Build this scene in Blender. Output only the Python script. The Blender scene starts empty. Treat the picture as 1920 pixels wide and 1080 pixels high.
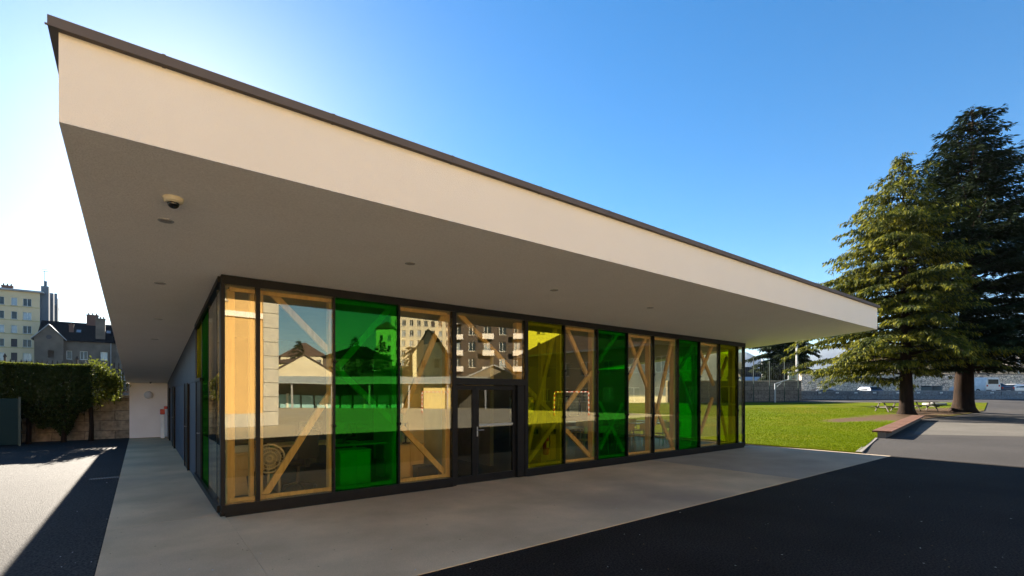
import bpy, math, random
from mathutils import Vector, Matrix
from mathutils.geometry import delaunay_2d_cdt
R = math.radians
sc = bpy.context.scene
col = sc.collection
rnd = random.Random(7)

# ------------------------------------------------------------------ camera, sky, sun, exposure
FW = (0.6115, 0.7917); RT = (0.7917, -0.6115)      # the level view direction and its right-hand side
FOC, HOR = 902.0, 740.0
cam_d = bpy.data.cameras.new("camera"); cam = bpy.data.objects.new("camera", cam_d); col.objects.link(cam)
cam.location = (0, 0, 1.8)
cam.rotation_euler = (R(90), 0, -math.atan2(FW[0], FW[1]))
cam_d.sensor_width = 36; cam_d.lens = 36 * FOC / 1920
cam_d.shift_y = (HOR - 540) / 1920
cam_d.clip_start = 0.05; cam_d.clip_end = 20000
sc.camera = cam

SUN_EL, SUN_AZ = 23.0, 3.8                        # azimuth from +Y towards +X
w = bpy.data.worlds.new("World"); sc.world = w; w.use_nodes = True
nt = w.node_tree; bg = nt.nodes["Background"]
sky = nt.nodes.new("ShaderNodeTexSky"); sky.sky_type = 'NISHITA'; sky.sun_disc = False
sky.sun_elevation = R(SUN_EL); sky.sun_rotation = R(SUN_AZ)
sky.altitude = 300; sky.air_density = 1.0; sky.dust_density = 0.25; sky.ozone_density = 2.0
hs = nt.nodes.new('ShaderNodeHueSaturation'); hs.inputs['Saturation'].default_value = 1.4; nt.links.new(sky.outputs[0], hs.inputs['Color']); nt.links.new(hs.outputs[0], bg.inputs[0]); bg.inputs[1].default_value = 0.040
sd = bpy.data.lights.new("sun", 'SUN'); sun = bpy.data.objects.new("sun", sd); col.objects.link(sun)
sd.energy = 5.0; sd.angle = R(0.53); sd.color = (1.0, 0.9, 0.76)
el, az = R(SUN_EL), R(SUN_AZ)
sv = Vector((math.sin(az) * math.cos(el), math.cos(az) * math.cos(el), math.sin(el)))
sun.rotation_euler = sv.to_track_quat('Z', 'Y').to_euler(); sun.location = sv * 50
vs = sc.view_settings
sc.display_settings.display_device = 'sRGB'
vs.view_transform = 'Standard'; vs.look = 'None'; vs.gamma = 1.0; vs.exposure = 2.5
try: vs.use_curve_mapping = False
except Exception: pass
cy = sc.cycles
cy.use_denoising = True
try: cy.denoiser = 'OPENIMAGEDENOISE'
except Exception: pass
cy.max_bounces = 10; cy.diffuse_bounces = 4; cy.glossy_bounces = 5; cy.transparent_max_bounces = 24
cy.transmission_bounces = 6; cy.caustics_reflective = False; cy.caustics_refractive = False
cy.sample_clamp_indirect = 6

# ------------------------------------------------------------------ mesh helpers
def sst(a, b, x):
    t = max(0.0, min(1.0, (x - a) / (b - a))); return t * t * (3 - 2 * t)
def lerp_tab(tab, x):
    if x <= tab[0][0]: return tab[0][1]
    for (a, va), (b, vb) in zip(tab, tab[1:]):
        if x <= b: return va + (vb - va) * (x - a) / (b - a)
    return tab[-1][1]
def ground(u, D):
    r = (u - 960) / FOC; return (D * (FW[0] + RT[0] * r), D * (FW[1] + RT[1] * r))
MIRROR = 8.14
def behind(u, D):                                   # a point of the yard behind the viewer, as the facade mirrors it
    x, y = ground(u, D); return (x, 2 * MIRROR - y)
def hgt(x, y):                                      # the ground rises gently east of the pavilion
    D = FW[0] * x + FW[1] * y
    t = sst(16.5, 21, x) * sst(-8, 2, y)
    return t * lerp_tab([(10.5, 0.03), (14.6, .05), (20, .09), (30, .2), (36, .3), (39, .43), (49, .95), (56, 1.25), (75, 1.35)], D)

class MB:
    def __init__(s): s.v = []; s.f = []; s.m = []
    def add(s, vs, fs, mi=0):
        o = len(s.v); s.v += [tuple(p) for p in vs]; s.f += [tuple(i + o for i in f) for f in fs]; s.m += [mi] * len(fs)
        return s
    def box(s, x0, x1, y0, y1, z0, z1, mi=0):
        return s.add([(x0,y0,z0),(x1,y0,z0),(x1,y1,z0),(x0,y1,z0),(x0,y0,z1),(x1,y0,z1),(x1,y1,z1),(x0,y1,z1)],
            [(0,3,2,1),(4,5,6,7),(0,1,5,4),(1,2,6,5),(2,3,7,6),(3,0,4,7)], mi)
    def rbox(s, x0, x1, y0, y1, z0, z1, b=.01, mi=0):    # box with chamfered edges
        c = ((x0+x1)/2, (y0+y1)/2, (z0+z1)/2); h = ((x1-x0)/2, (y1-y0)/2, (z1-z0)/2)
        b = min(b, h[0]*.9, h[1]*.9, h[2]*.9)
        P = []; idx = {}
        for sx in (-1,1):
            for sy in (-1,1):
                for sz in (-1,1):
                    for k in range(3):
                        d = [h[0]-b, h[1]-b, h[2]-b]; d[k] = h[k]
                        idx[(sx,sy,sz,k)] = len(P); P.append((c[0]+sx*d[0], c[1]+sy*d[1], c[2]+sz*d[2]))
        F = []
        def q(L):
            pts = [Vector(P[i]) for i in L]; n = (pts[1]-pts[0]).cross(pts[2]-pts[0]); m = sum(pts, Vector())/len(pts) - Vector(c)
            F.append(tuple(L) if n.dot(m) > 0 else tuple(reversed(L)))
        for k in range(3):
            a, e = [(1,2),(0,2),(0,1)][k]
            for sg in (-1,1):
                L = []
                for (p_, q_) in ((-1,-1),(1,-1),(1,1),(-1,1)):
                    g = [0,0,0]; g[k] = sg; g[a] = p_; g[e] = q_; L.append(idx[(*g, k)])
                q(L)
        for k in range(3):
            a, e = [(1,2),(0,2),(0,1)][k]
            for p_ in (-1,1):
                for q_ in (-1,1):
                    g = [0,0,0]; g[a] = p_; g[e] = q_; g1 = list(g); g2 = list(g); g1[k] = -1; g2[k] = 1
                    q([idx[(*g1,a)], idx[(*g1,e)], idx[(*g2,e)], idx[(*g2,a)]])
        for sx in (-1,1):
            for sy in (-1,1):
                for sz in (-1,1): q([idx[(sx,sy,sz,k)] for k in range(3)])
        return s.add(P, F, mi)
    def quad(s, a, b, c, d, mi=0): return s.add([a,b,c,d], [(0,1,2,3)], mi)
    def beam(s, a, b, wd, th, side=(0,1,0), mi=0):       # square timber from a to b; th measured along side
        a = Vector(a); b = Vector(b); d = (b-a).normalized(); t = Vector(side).normalized(); n = d.cross(t).normalized()
        n *= wd/2; t = t*th/2
        P = [a-n-t, a+n-t, a+n+t, a-n+t, b-n-t, b+n-t, b+n+t, b-n+t]
        return s.add(P, [(0,1,2,3),(7,6,5,4),(0,4,5,1),(1,5,6,2),(2,6,7,3),(3,7,4,0)], mi)
    def tube(s, pts, rad, n=8, caps=True, mi=0):
        pts = [Vector(p) for p in pts]
        if not hasattr(rad, '__len__'): rad = [rad]*len(pts)
        V = []; F = []; ref = None
        for i, p in enumerate(pts):
            d = (pts[min(i+1, len(pts)-1)] - pts[max(i-1, 0)]).normalized()
            if ref is None: ref = Vector((0,0,1)) if abs(d.z) < .9 else Vector((1,0,0))
            a = d.cross(ref).normalized(); e = a.cross(d).normalized(); ref = e
            for k in range(n):
                t = 2*math.pi*k/n; V.append(p + (a*math.cos(t) + e*math.sin(t))*rad[i])
        for i in range(len(pts)-1):
            for k in range(n):
                k2 = (k+1) % n; F.append((i*n+k, i*n+k2, (i+1)*n+k2, (i+1)*n+k))
        if caps: F.append(tuple(range(n-1,-1,-1))); F.append(tuple(range((len(pts)-1)*n, len(pts)*n)))
        return s.add(V, F, mi)
    def lathe(s, c, prof, n=20, axis='z', mi=0):         # prof: (radius, offset along the axis)
        V = []; F = []
        for (r, h) in prof:
            for k in range(n):
                t = 2*math.pi*k/n; x, y = r*math.cos(t), r*math.sin(t)
                V.append({'z':(c[0]+x, c[1]+y, c[2]+h), 'y':(c[0]+x, c[1]+h, c[2]+y), 'x':(c[0]+h, c[1]+x, c[2]+y)}[axis])
        for i in range(len(prof)-1):
            for k in range(n):
                k2 = (k+1) % n; F.append((i*n+k, i*n+k2, (i+1)*n+k2, (i+1)*n+k))
        F.append(tuple(range(n-1,-1,-1))); F.append(tuple(range((len(prof)-1)*n, len(prof)*n)))
        return s.add(V, F, mi)
    def build(s, name, mat, parent=None, loc=None, local=False, smooth=False):
        base = Vector((0,0,0))
        if parent is not None and not local: base = WL.get(parent.name, Vector((0,0,0)))
        if loc is not None: base = Vector(loc)
        me = bpy.data.meshes.new(name)
        me.from_pydata(s.v if local else [(p[0]-base.x, p[1]-base.y, p[2]-base.z) for p in s.v], [], s.f)
        for m in (mat if isinstance(mat, (list, tuple)) else [mat]): me.materials.append(m)
        if any(s.m): me.polygons.foreach_set('material_index', s.m)
        if smooth: me.polygons.foreach_set('use_smooth', [True]*len(me.polygons))
        me.update()
        o = bpy.data.objects.new(name, me); col.objects.link(o)
        if parent is not None: o.parent = parent
        elif loc is not None: o.location = loc
        WL[o.name] = base
        return o
WL = {}
def tag(o, label=None, cat=None, group=None, kind=None):
    if label: o['label'] = label
    if cat: o['category'] = cat
    if group: o['group'] = group
    if kind: o['kind'] = kind
    return o
def thing(name, label, cat, loc=(0,0,0), rz=0.0, group=None):
    o = bpy.data.objects.new(name, None); col.objects.link(o)
    o.location = loc; o.rotation_euler = (0,0,rz); o.empty_display_size = .2
    WL[o.name] = Vector(loc)
    return tag(o, label, cat, group)
def struct(o): o['kind'] = 'structure'; return o
KIDS = {}
def kids(o):
    if not KIDS.get('n') == len(bpy.data.objects):
        KIDS.clear(); KIDS['n'] = len(bpy.data.objects); d = {}
        for q in bpy.data.objects:
            if q.parent: d.setdefault(q.parent.name, []).append(q)
        KIDS['d'] = d
    return KIDS['d'].get(o.name, [])
def copy_thing(o, loc, rz=0.0, label=None):
    tree = [(c, kids(c)) for c in kids(o)]
    r = o.copy(); col.objects.link(r); r.location = loc; r.rotation_euler = (0,0,rz); WL[r.name] = Vector(loc)
    if label: r['label'] = label
    for c, subs in tree:
        k = c.copy(); col.objects.link(k); k.parent = r
        for g in subs:
            h = g.copy(); col.objects.link(h); h.parent = k
    return r
def poly_sheet(name, poly, mat, dz, step=1.0, zf=hgt, thick=0.0):
    """a sheet over a ground polygon, following the ground"""
    xs = [p[0] for p in poly]; ys = [p[1] for p in poly]
    pts = []
    n = len(poly)
    for i in range(n):
        a, b = Vector(poly[i]), Vector(poly[(i+1) % n]); k = max(1, int((b-a).length/step))
        for j in range(k): pts.append(a.lerp(b, j/k))
    nb = len(pts); edges = [(i, (i+1) % nb) for i in range(nb)]
    def inside(x, y):
        c = False
        for i in range(nb):
            a, b = pts[i], pts[(i+1) % nb]
            if (a.y > y) != (b.y > y) and x < (b.x-a.x)*(y-a.y)/(b.y-a.y)+a.x: c = not c
        return c
    x = min(xs)+step/2
    while x < max(xs):
        y = min(ys)+step/2
        while y < max(ys):
            if inside(x, y): pts.append(Vector((x, y)))
            y += step
        x += step
    v, e, f, *_ = delaunay_2d_cdt(pts, edges, [], 1, 1e-5)
    m = MB(); F = []
    for t in f:
        a, b, c = (v[i] for i in t)
        F.append(tuple(t) if (b-a).cross(c-a) > 0 else tuple(reversed(t)))
    m.add([(p.x, p.y, zf(p.x, p.y)+dz) for p in v], F)
    if thick:
        top = [(p.x, p.y, zf(p.x, p.y)+dz) for p in pts[:nb]]
        for i in range(nb):
            a, b = top[i], top[(i+1) % nb]
            m.quad(a, b, (b[0], b[1], b[2]-thick), (a[0], a[1], a[2]-thick))
    return struct(m.build(name, mat, smooth=True))

# ------------------------------------------------------------------ materials
def mat(name, c1, c2=None, rough=.7, scale=3, detail=6, bump=0, bscale=40, spec=.5, metal=0, lo=.35, hi=.65, world=False,
        stretch=None, speck=0, sscale=300, leaf=0, trans=0, wear=None):
    m = bpy.data.materials.new(name); m.use_nodes = True; t = m.node_tree; N = t.nodes; L = t.links
    p = N['Principled BSDF']; p.inputs['Roughness'].default_value = rough; p.inputs['Metallic'].default_value = metal
    p.inputs['Specular IOR Level'].default_value = spec
    if world: g = N.new('ShaderNodeNewGeometry'); co = g.outputs['Position']
    else: g = N.new('ShaderNodeTexCoord'); co = g.outputs['Object']
    if stretch:
        mp = N.new('ShaderNodeMapping'); mp.inputs['Scale'].default_value = stretch; L.new(co, mp.inputs[0]); co = mp.outputs[0]
    c2 = c2 or tuple(x*.85 for x in c1)
    def noise(s, d=6):
        n = N.new('ShaderNodeTexNoise'); n.inputs['Scale'].default_value = s; n.inputs['Detail'].default_value = d; L.new(co, n.inputs['Vector']); return n
    def mix(f, a, b, blend='MIX'):
        x = N.new('ShaderNodeMix'); x.data_type = 'RGBA'; x.blend_type = blend
        for sock, val in ((x.inputs[0], f), (x.inputs[6], a), (x.inputs[7], b)):
            if hasattr(val, 'is_output') or hasattr(val, 'links') and not isinstance(val, (tuple, float)): L.new(val, sock)
            else: sock.default_value = val if not isinstance(val, tuple) else (*val, 1)[:4]
        return x.outputs[2]
    def ramp(src, a, b):
        r = N.new('ShaderNodeMapRange'); r.inputs[1].default_value = a; r.inputs[2].default_value = b; L.new(src, r.inputs[0]); return r.outputs[0]
    n1 = noise(scale, detail)
    c = mix(ramp(n1.outputs[0], lo, hi), c1, c2)
    if leaf:
        gi = N.new('ShaderNodeNewGeometry'); c = mix(ramp(gi.outputs['Random Per Island'], 0, 1), c1, c2)
    if wear:
        n3 = noise(wear[1], 8); c = mix(ramp(n3.outputs[0], wear[2], wear[3]), c, wear[0])
    if speck:
        n2 = noise(sscale, 2); k = ramp(n2.outputs[0], .3, .7)
        mm = N.new('ShaderNodeMapRange'); mm.inputs[3].default_value = 1-speck; mm.inputs[4].default_value = 1+speck; L.new(k, mm.inputs[0])
        cc = N.new('ShaderNodeCombineXYZ')
        for i in range(3): L.new(mm.outputs[0], cc.inputs[i])
        vm = N.new('ShaderNodeVectorMath'); vm.operation = 'MULTIPLY'; L.new(c, vm.inputs[0]); L.new(cc.outputs[0], vm.inputs[1]); c = vm.outputs[0]
    L.new(c, p.inputs['Base Color'])
    if bump:
        nb = noise(bscale, 5); b = N.new('ShaderNodeBump'); b.inputs['Strength'].default_value = bump; b.inputs['Distance'].default_value = .02
        L.new(nb.outputs[0], b.inputs['Height']); L.new(b.outputs[0], p.inputs['Normal'])
    if trans:
        out = N['Material Output']; tr = N.new('ShaderNodeBsdfTranslucent'); ms = N.new('ShaderNodeMixShader'); ms.inputs[0].default_value = trans
        L.new(c, tr.inputs[0]); L.new(p.outputs[0], ms.inputs[1]); L.new(tr.outputs[0], ms.inputs[2]); L.new(ms.outputs[0], out.inputs[0])
    return m
def glass(name, tint, refl, fac=.22):
    m = bpy.data.materials.new(name); m.use_nodes = True; t = m.node_tree; N = t.nodes; L = t.links
    N.remove(N['Principled BSDF']); out = N['Material Output']
    tr = N.new('ShaderNodeBsdfTransparent'); tr.inputs[0].default_value = (*tint, 1)
    gl = N.new('ShaderNodeBsdfGlossy'); gl.inputs['Color'].default_value = (*refl, 1); gl.inputs['Roughness'].default_value = 0.0
    lw = N.new('ShaderNodeLayerWeight'); lw.inputs[0].default_value = .5
    pw = N.new('ShaderNodeMath'); pw.operation = 'POWER'; pw.inputs[1].default_value = 5; L.new(lw.outputs['Facing'], pw.inputs[0])
    fr = N.new('ShaderNodeMath'); fr.operation = 'MULTIPLY_ADD'; fr.inputs[1].default_value = .85; fr.inputs[2].default_value = .04; L.new(pw.outputs[0], fr.inputs[0])
    # slight waviness of the panes
    ad = N.new('ShaderNodeMath'); ad.operation = 'ADD'; ad.use_clamp = True; ad.inputs[1].default_value = fac; L.new(fr.outputs[0], ad.inputs[0])
    co = N.new('ShaderNodeTexCoord'); nz = N.new('ShaderNodeTexNoise'); nz.inputs['Scale'].default_value = 1.1; nz.inputs['Detail'].default_value = 0; L.new(co.outputs['Object'], nz.inputs['Vector'])
    bp = N.new('ShaderNodeBump'); bp.inputs['Strength'].default_value = .06; bp.inputs['Distance'].default_value = .02; L.new(nz.outputs[0], bp.inputs['Height']); L.new(bp.outputs[0], gl.inputs['Normal'])
    ms = N.new('ShaderNodeMixShader'); L.new(ad.outputs[0], ms.inputs[0]); L.new(tr.outputs[0], ms.inputs[1]); L.new(gl.outputs[0], ms.inputs[2]); L.new(ms.outputs[0], out.inputs[0])
    return m
def masonry(name, ca, cb, mortar, bw, bh, wonk=.05, bump=.6, msize=.02, rough=.85, axis='xz', stain=None):
    m = bpy.data.materials.new(name); m.use_nodes = True; t = m.node_tree; N = t.nodes; L = t.links
    p = N['Principled BSDF']; p.inputs['Roughness'].default_value = rough
    tc = N.new('ShaderNodeTexCoord'); sp = N.new('ShaderNodeSeparateXYZ'); L.new(tc.outputs['Object'], sp.inputs[0])
    ax = N.new('ShaderNodeMath'); ax.operation = 'ADD'; L.new(sp.outputs[0], ax.inputs[0]); L.new(sp.outputs[1], ax.inputs[1])
    cb_ = N.new('ShaderNodeCombineXYZ'); L.new(ax.outputs[0], cb_.inputs[0]); L.new(sp.outputs[2], cb_.inputs[1])
    nz = N.new('ShaderNodeTexNoise'); nz.inputs['Scale'].default_value = 1.7; L.new(tc.outputs['Object'], nz.inputs['Vector'])
    vm = N.new('ShaderNodeVectorMath'); vm.operation = 'MULTIPLY_ADD'; vm.inputs[1].default_value = (wonk,)*3
    L.new(nz.outputs['Color'], vm.inputs[0]); L.new(cb_.outputs[0], vm.inputs[2])
    br = N.new('ShaderNodeTexBrick'); br.inputs['Scale'].default_value = 1; br.inputs['Brick Width'].default_value = bw; br.inputs['Row Height'].default_value = bh
    br.inputs['Mortar Size'].default_value = msize; br.inputs['Color1'].default_value = (*ca,1); br.inputs['Color2'].default_value = (*cb,1); br.inputs['Mortar'].default_value = (*mortar,1)
    br.inputs['Mortar Smooth'].default_value = .3
    L.new(vm.outputs[0], br.inputs['Vector'])
    n2 = N.new('ShaderNodeTexNoise'); n2.inputs['Scale'].default_value = 6; n2.inputs['Detail'].default_value = 8; L.new(tc.outputs['Object'], n2.inputs['Vector'])
    mr = N.new('ShaderNodeMapRange'); mr.inputs[1].default_value = .3; mr.inputs[2].default_value = .7; mr.inputs[3].default_value = .55; mr.inputs[4].default_value = 1.25; L.new(n2.outputs[0], mr.inputs[0])
    mx = N.new('ShaderNodeVectorMath'); mx.operation = 'SCALE'; L.new(br.outputs[0], mx.inputs[0]); L.new(mr.outputs[0], mx.inputs['Scale'])
    L.new(mx.outputs[0], p.inputs['Base Color'])
    bp = N.new('ShaderNodeBump'); bp.inputs['Strength'].default_value = bump; bp.inputs['Distance'].default_value = .03
    su = N.new('ShaderNodeMath'); su.operation = 'SUBTRACT'; L.new(n2.outputs[0], su.inputs[0]); L.new(br.outputs[1], su.inputs[1]); L.new(su.outputs[0], bp.inputs['Height']); L.new(bp.outputs[0], p.inputs['Normal'])
    return m
def rubble(name, ca, cb, mortar, s=2.2):
    m = bpy.data.materials.new(name); m.use_nodes = True; t = m.node_tree; N = t.nodes; L = t.links
    p = N['Principled BSDF']; p.inputs['Roughness'].default_value = .9
    tc = N.new('ShaderNodeTexCoord'); mp = N.new('ShaderNodeMapping'); mp.inputs['Scale'].default_value = (1,1,1.5); L.new(tc.outputs['Object'], mp.inputs[0])
    v1 = N.new('ShaderNodeTexVoronoi'); v1.inputs['Scale'].default_value = s; L.new(mp.outputs[0], v1.inputs['Vector'])
    v2 = N.new('ShaderNodeTexVoronoi'); v2.feature = 'DISTANCE_TO_EDGE'; v2.inputs['Scale'].default_value = s; L.new(mp.outputs[0], v2.inputs['Vector'])
    sp = N.new('ShaderNodeSeparateColor'); L.new(v1.outputs['Color'], sp.inputs[0])
    a = N.new('ShaderNodeMix'); a.data_type = 'RGBA'; a.inputs[6].default_value = (*ca,1); a.inputs[7].default_value = (*cb,1); L.new(sp.outputs[0], a.inputs[0])
    mr = N.new('ShaderNodeMapRange'); mr.inputs[1].default_value = .02; mr.inputs[2].default_value = .09; L.new(v2.outputs[0], mr.inputs[0])
    b = N.new('ShaderNodeMix'); b.data_type = 'RGBA'; b.inputs[6].default_value = (*mortar,1); L.new(mr.outputs[0], b.inputs[0]); L.new(a.outputs[2], b.inputs[7])
    L.new(b.outputs[2], p.inputs['Base Color'])
    bp = N.new('ShaderNodeBump'); bp.inputs['Strength'].default_value = .8; bp.inputs['Distance'].default_value = .06; L.new(mr.outputs[0], bp.inputs['Height']); L.new(bp.outputs[0], p.inputs['Normal'])
    return m
M = {}
M['render_cream'] = mat('fascia_render', (.83,.785,.675), (.81,.765,.655), rough=.9, scale=1.2, bump=.25, bscale=120, lo=.3, hi=.7)
M['soffit'] = mat('soffit_render', (.91,.89,.87), (.885,.865,.845), rough=.95, scale=1.6, bump=.5, bscale=70, spec=.2, speck=.06, sscale=45)
M['coping'] = mat('coping_metal', (.125,.11,.102), (.11,.097,.09), rough=.7, spec=.2, metal=.0, scale=4)
M['black'] = mat('black_metal', (.009,.009,.010), (.012,.012,.012), rough=.45, scale=6, spec=.15)
M['panel'] = mat('blue_grey_panel', (.036,.043,.062), (.031,.038,.055), rough=.6, scale=2)
M['white_wall'] = mat('white_render', (.78,.73,.70), (.74,.69,.66), rough=.9, scale=2, bump=.2, bscale=90)
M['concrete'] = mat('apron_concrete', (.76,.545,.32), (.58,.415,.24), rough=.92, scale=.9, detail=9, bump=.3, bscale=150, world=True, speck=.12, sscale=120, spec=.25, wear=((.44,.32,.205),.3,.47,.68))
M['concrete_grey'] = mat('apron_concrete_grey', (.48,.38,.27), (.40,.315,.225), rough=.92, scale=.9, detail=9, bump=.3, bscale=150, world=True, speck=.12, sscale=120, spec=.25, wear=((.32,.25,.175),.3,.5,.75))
M['asphalt_new'] = mat('new_asphalt', (.020,.0155,.012), (.030,.024,.019), rough=.82, scale=.6, detail=10, bump=1.0, bscale=70, world=True, speck=.9, sscale=45, spec=.10, wear=((.040,.034,.029),.22,.55,.75))
M['asphalt_old'] = mat('old_asphalt', (.046,.041,.037), (.034,.030,.027), rough=.85, scale=.35, detail=9, bump=.6, bscale=90, world=True, speck=.35, sscale=60, spec=.25, wear=((.065,.057,.05),.12,.5,.7))
M['asphalt_side'] = mat('side_asphalt', (.044,.040,.037), (.034,.031,.028), rough=.85, scale=.5, detail=10, bump=1.0, bscale=60, world=True, speck=.7, sscale=38, spec=.12, wear=((.06,.054,.049),.25,.5,.72))
M['yard'] = mat('yard_gravel', (.56,.50,.38), (.50,.445,.335), rough=.95, scale=.3, detail=8, world=True, speck=.25, sscale=60, spec=.2)
M['earth'] = mat('earth', (.09,.08,.05), (.06,.07,.03), rough=1, scale=.02, world=True)
M['wood'] = mat('spruce_timber', (.74,.575,.29), (.58,.42,.18), rough=.6, scale=2.5, stretch=(9,9,.9), bump=.1, bscale=20)
M['wood_cab'] = mat('beech_board', (.78,.60,.34), (.70,.52,.28), rough=.5, scale=2, stretch=(6,6,1))
M['floor_in'] = mat('lino_floor', (.03,.028,.025), rough=.4, scale=3)
M['ceil_in'] = mat('ceiling_board', (.30,.27,.09), rough=.9, scale=3)
M['in_wall'] = mat('interior_wall', (.78,.77,.70), rough=.9, scale=3)
M['dark'] = mat('dark_plastic', (.015,.015,.017), rough=.45, scale=5)
M['fabric'] = mat('dark_fabric', (.02,.021,.027), (.03,.03,.036), rough=.95, scale=40)
M['white'] = mat('white_plastic', (.78,.78,.76), rough=.4, scale=4)
M['cream_plastic'] = mat('cream_plastic', (.72,.66,.50), rough=.35, scale=4)
M['red'] = mat('red_paint', (.55,.03,.02), (.5,.025,.02), rough=.35, scale=5)
M['steel'] = mat('grey_steel', (.35,.36,.37), rough=.35, metal=.8, scale=6)
M['galv'] = mat('galvanised_steel', (.45,.46,.48), (.38,.39,.41), rough=.5, metal=.3, scale=8)
M['lens'] = mat('dark_dome', (.008,.008,.009), rough=.05, scale=5)
M['g_clear'] = glass('clear_glass', (.95,.89,.70), (.97,.94,.82), .07)
M['g_side'] = glass('side_glass', (.92,.93,.86), (.97,.97,.93), .10)
M['g_green'] = glass('green_glass', (.045,.74,.014), (.09,.50,.07), .08)
M['g_yellow'] = glass('yellow_glass', (.66,.72,.012), (.90,.88,.08), .08)
M['g_door'] = glass('door_glass', (.55,.53,.45), (.9,.9,.85), .03)

# ------------------------------------------------------------------ ground
def disc(name, rad, z, m):
    b = MB(); n = 96
    b.add([(0,0,z)] + [(rad*math.cos(2*math.pi*k/n), rad*math.sin(2*math.pi*k/n), z) for k in range(n)], [(0, k+1, (k+1) % n + 1) for k in range(n)])
    return struct(b.build(name, m))
disc('ground', 6400, -.12, M['earth'])
g = MB(); nx, ny = 120, 120                       # schoolyard sheet
X0, X1, Y0, Y1 = -30, 110, -70, 75
vv = []; ff = []
for j in range(ny+1):
    for i in range(nx+1):
        x = X0+(X1-X0)*i/nx; y = Y0+(Y1-Y0)*j/ny; vv.append((x, y, hgt(x, y)-.008))
for j in range(ny):
    for i in range(nx): a = j*(nx+1)+i; ff.append((a, a+1, a+nx+2, a+nx+1))
g.add(vv, ff); struct(g.build('schoolyard', M['yard'], smooth=True))
poly_sheet('asphalt_forecourt', [(-22,-6),(17.4,-6),(17.4,5.2),(17.25,45),(-22,45)], M['asphalt_new'], 0.0, 3)
poly_sheet('asphalt_side', [(-22,4.4),(-.37,4.4),(-.37,25.5),(-22,25.5)], M['asphalt_side'], .004, 3)
poly_sheet('asphalt_lane', [ground(u, 49.2) for u in (1380,1500,1650,1800,1851)]+[ground(2060,49.2),ground(2060,58)]+[ground(u, 57.2) for u in (1800,1650,1500,1380)], M['asphalt_old'], .012, 3)
poly_sheet('worn_asphalt', [ground(1712,20.5),ground(2080,19.0),ground(2080,26),ground(1738,28.2),ground(1727,26)], mat('worn_asphalt', (.11,.098,.08), (.088,.078,.063), rough=.9, scale=.5, detail=9, bump=.5, bscale=90, world=True, speck=.3, sscale=90, spec=.3), 0.006, 1.5)
poly_sheet('asphalt_path', [(17.4,-6),(42,-9),(82,3),(82,9),(68,11),(54,9.2),(47,9.2),(38.5,9.6),(23.9,7.6),(17.4,5.0)], M['asphalt_old'], 0.0, 1.5)
# concrete apron: slabs with narrow joints
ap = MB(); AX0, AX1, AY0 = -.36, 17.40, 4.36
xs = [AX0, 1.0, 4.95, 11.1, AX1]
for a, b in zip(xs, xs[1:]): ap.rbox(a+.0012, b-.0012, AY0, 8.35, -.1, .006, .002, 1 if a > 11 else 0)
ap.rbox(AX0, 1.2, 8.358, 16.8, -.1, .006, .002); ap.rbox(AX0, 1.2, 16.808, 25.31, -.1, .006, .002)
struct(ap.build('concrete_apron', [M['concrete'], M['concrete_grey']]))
# lawn
P = []
for u, D in ((1610,14.75),(1640,18.7),(1668,22.5),(1690,26),(1712,30),(1780,34),(1845,39.5),(1851,49)): P.append(ground(u, D))
for u in (1800,1700,1600,1500,1420): P.append(ground(u, 49.5))
P += [(30,38),(17.5,45),(17.42,30),(17.42,5.1)]
lawn_poly = P
gm = mat('grass', (.104,.132,.002), (.076,.104,.002), rough=.9, scale=.5, detail=9, bump=1.0, bscale=60, world=True, speck=.22, sscale=45, spec=.03, wear=((.135,.125,.008),.2,.48,.72))
t = gm.node_tree; N = t.nodes; L = t.links                     # bare earth worn under the trees
pr = N['Principled BSDF']; src = pr.inputs['Base Color'].links[0].from_socket
ge = N.new('ShaderNodeNewGeometry'); mx = N.new('ShaderNodeMix'); mx.data_type = 'RGBA'
acc = None
for cx, cy_, rx, ry in ((41.5,9.6,7.5,2.3),(50.5,9.6,6.5,2.4),(35.5,10.8,4.0,1.1)):
    mp = N.new('ShaderNodeMapping'); mp.vector_type = 'TEXTURE'; mp.inputs['Location'].default_value = (cx,cy_,0); mp.inputs['Rotation'].default_value = (0,0,R(-4)); mp.inputs['Scale'].default_value = (rx,ry,99)
    L.new(ge.outputs['Position'], mp.inputs[0]); ln = N.new('ShaderNodeVectorMath'); ln.operation = 'LENGTH'; L.new(mp.outputs[0], ln.inputs[0])
    if acc is None: acc = ln.outputs['Value']
    else:
        mi = N.new('ShaderNodeMath'); mi.operation = 'MINIMUM'; L.new(acc, mi.inputs[0]); L.new(ln.outputs['Value'], mi.inputs[1]); acc = mi.outputs[0]
nz = N.new('ShaderNodeTexNoise'); nz.inputs['Scale'].default_value = 1.1; nz.inputs['Detail'].default_value = 8; L.new(ge.outputs['Position'], nz.inputs['Vector'])
ma = N.new('ShaderNodeMath'); ma.operation = 'MULTIPLY_ADD'; ma.inputs[1].default_value = 1.1; L.new(nz.outputs[0], ma.inputs[0]); L.new(acc, ma.inputs[2])
mr = N.new('ShaderNodeMapRange'); mr.inputs[1].default_value = 1.2; mr.inputs[2].default_value = 1.65; L.new(ma.outputs[0], mr.inputs[0])
mx.inputs[6].default_value = (.105,.07,.045,1); L.new(mr.outputs[0], mx.inputs[0]); L.new(src, mx.inputs[7]); L.new(mx.outputs[2], pr.inputs['Base Color'])
poly_sheet('lawn', lawn_poly, gm, .03, 1.2, thick=.1)
def in_poly(x, y, poly):
    c = False; n = len(poly)
    for i in range(n):
        a, b = poly[i], poly[(i+1) % n]
        if (a[1] > y) != (b[1] > y) and x < (b[0]-a[0])*(y-a[1])/(b[1]-a[1])+a[0]: c = not c
    return c
gb = MB(); rg = random.Random(3); k = 0
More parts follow.
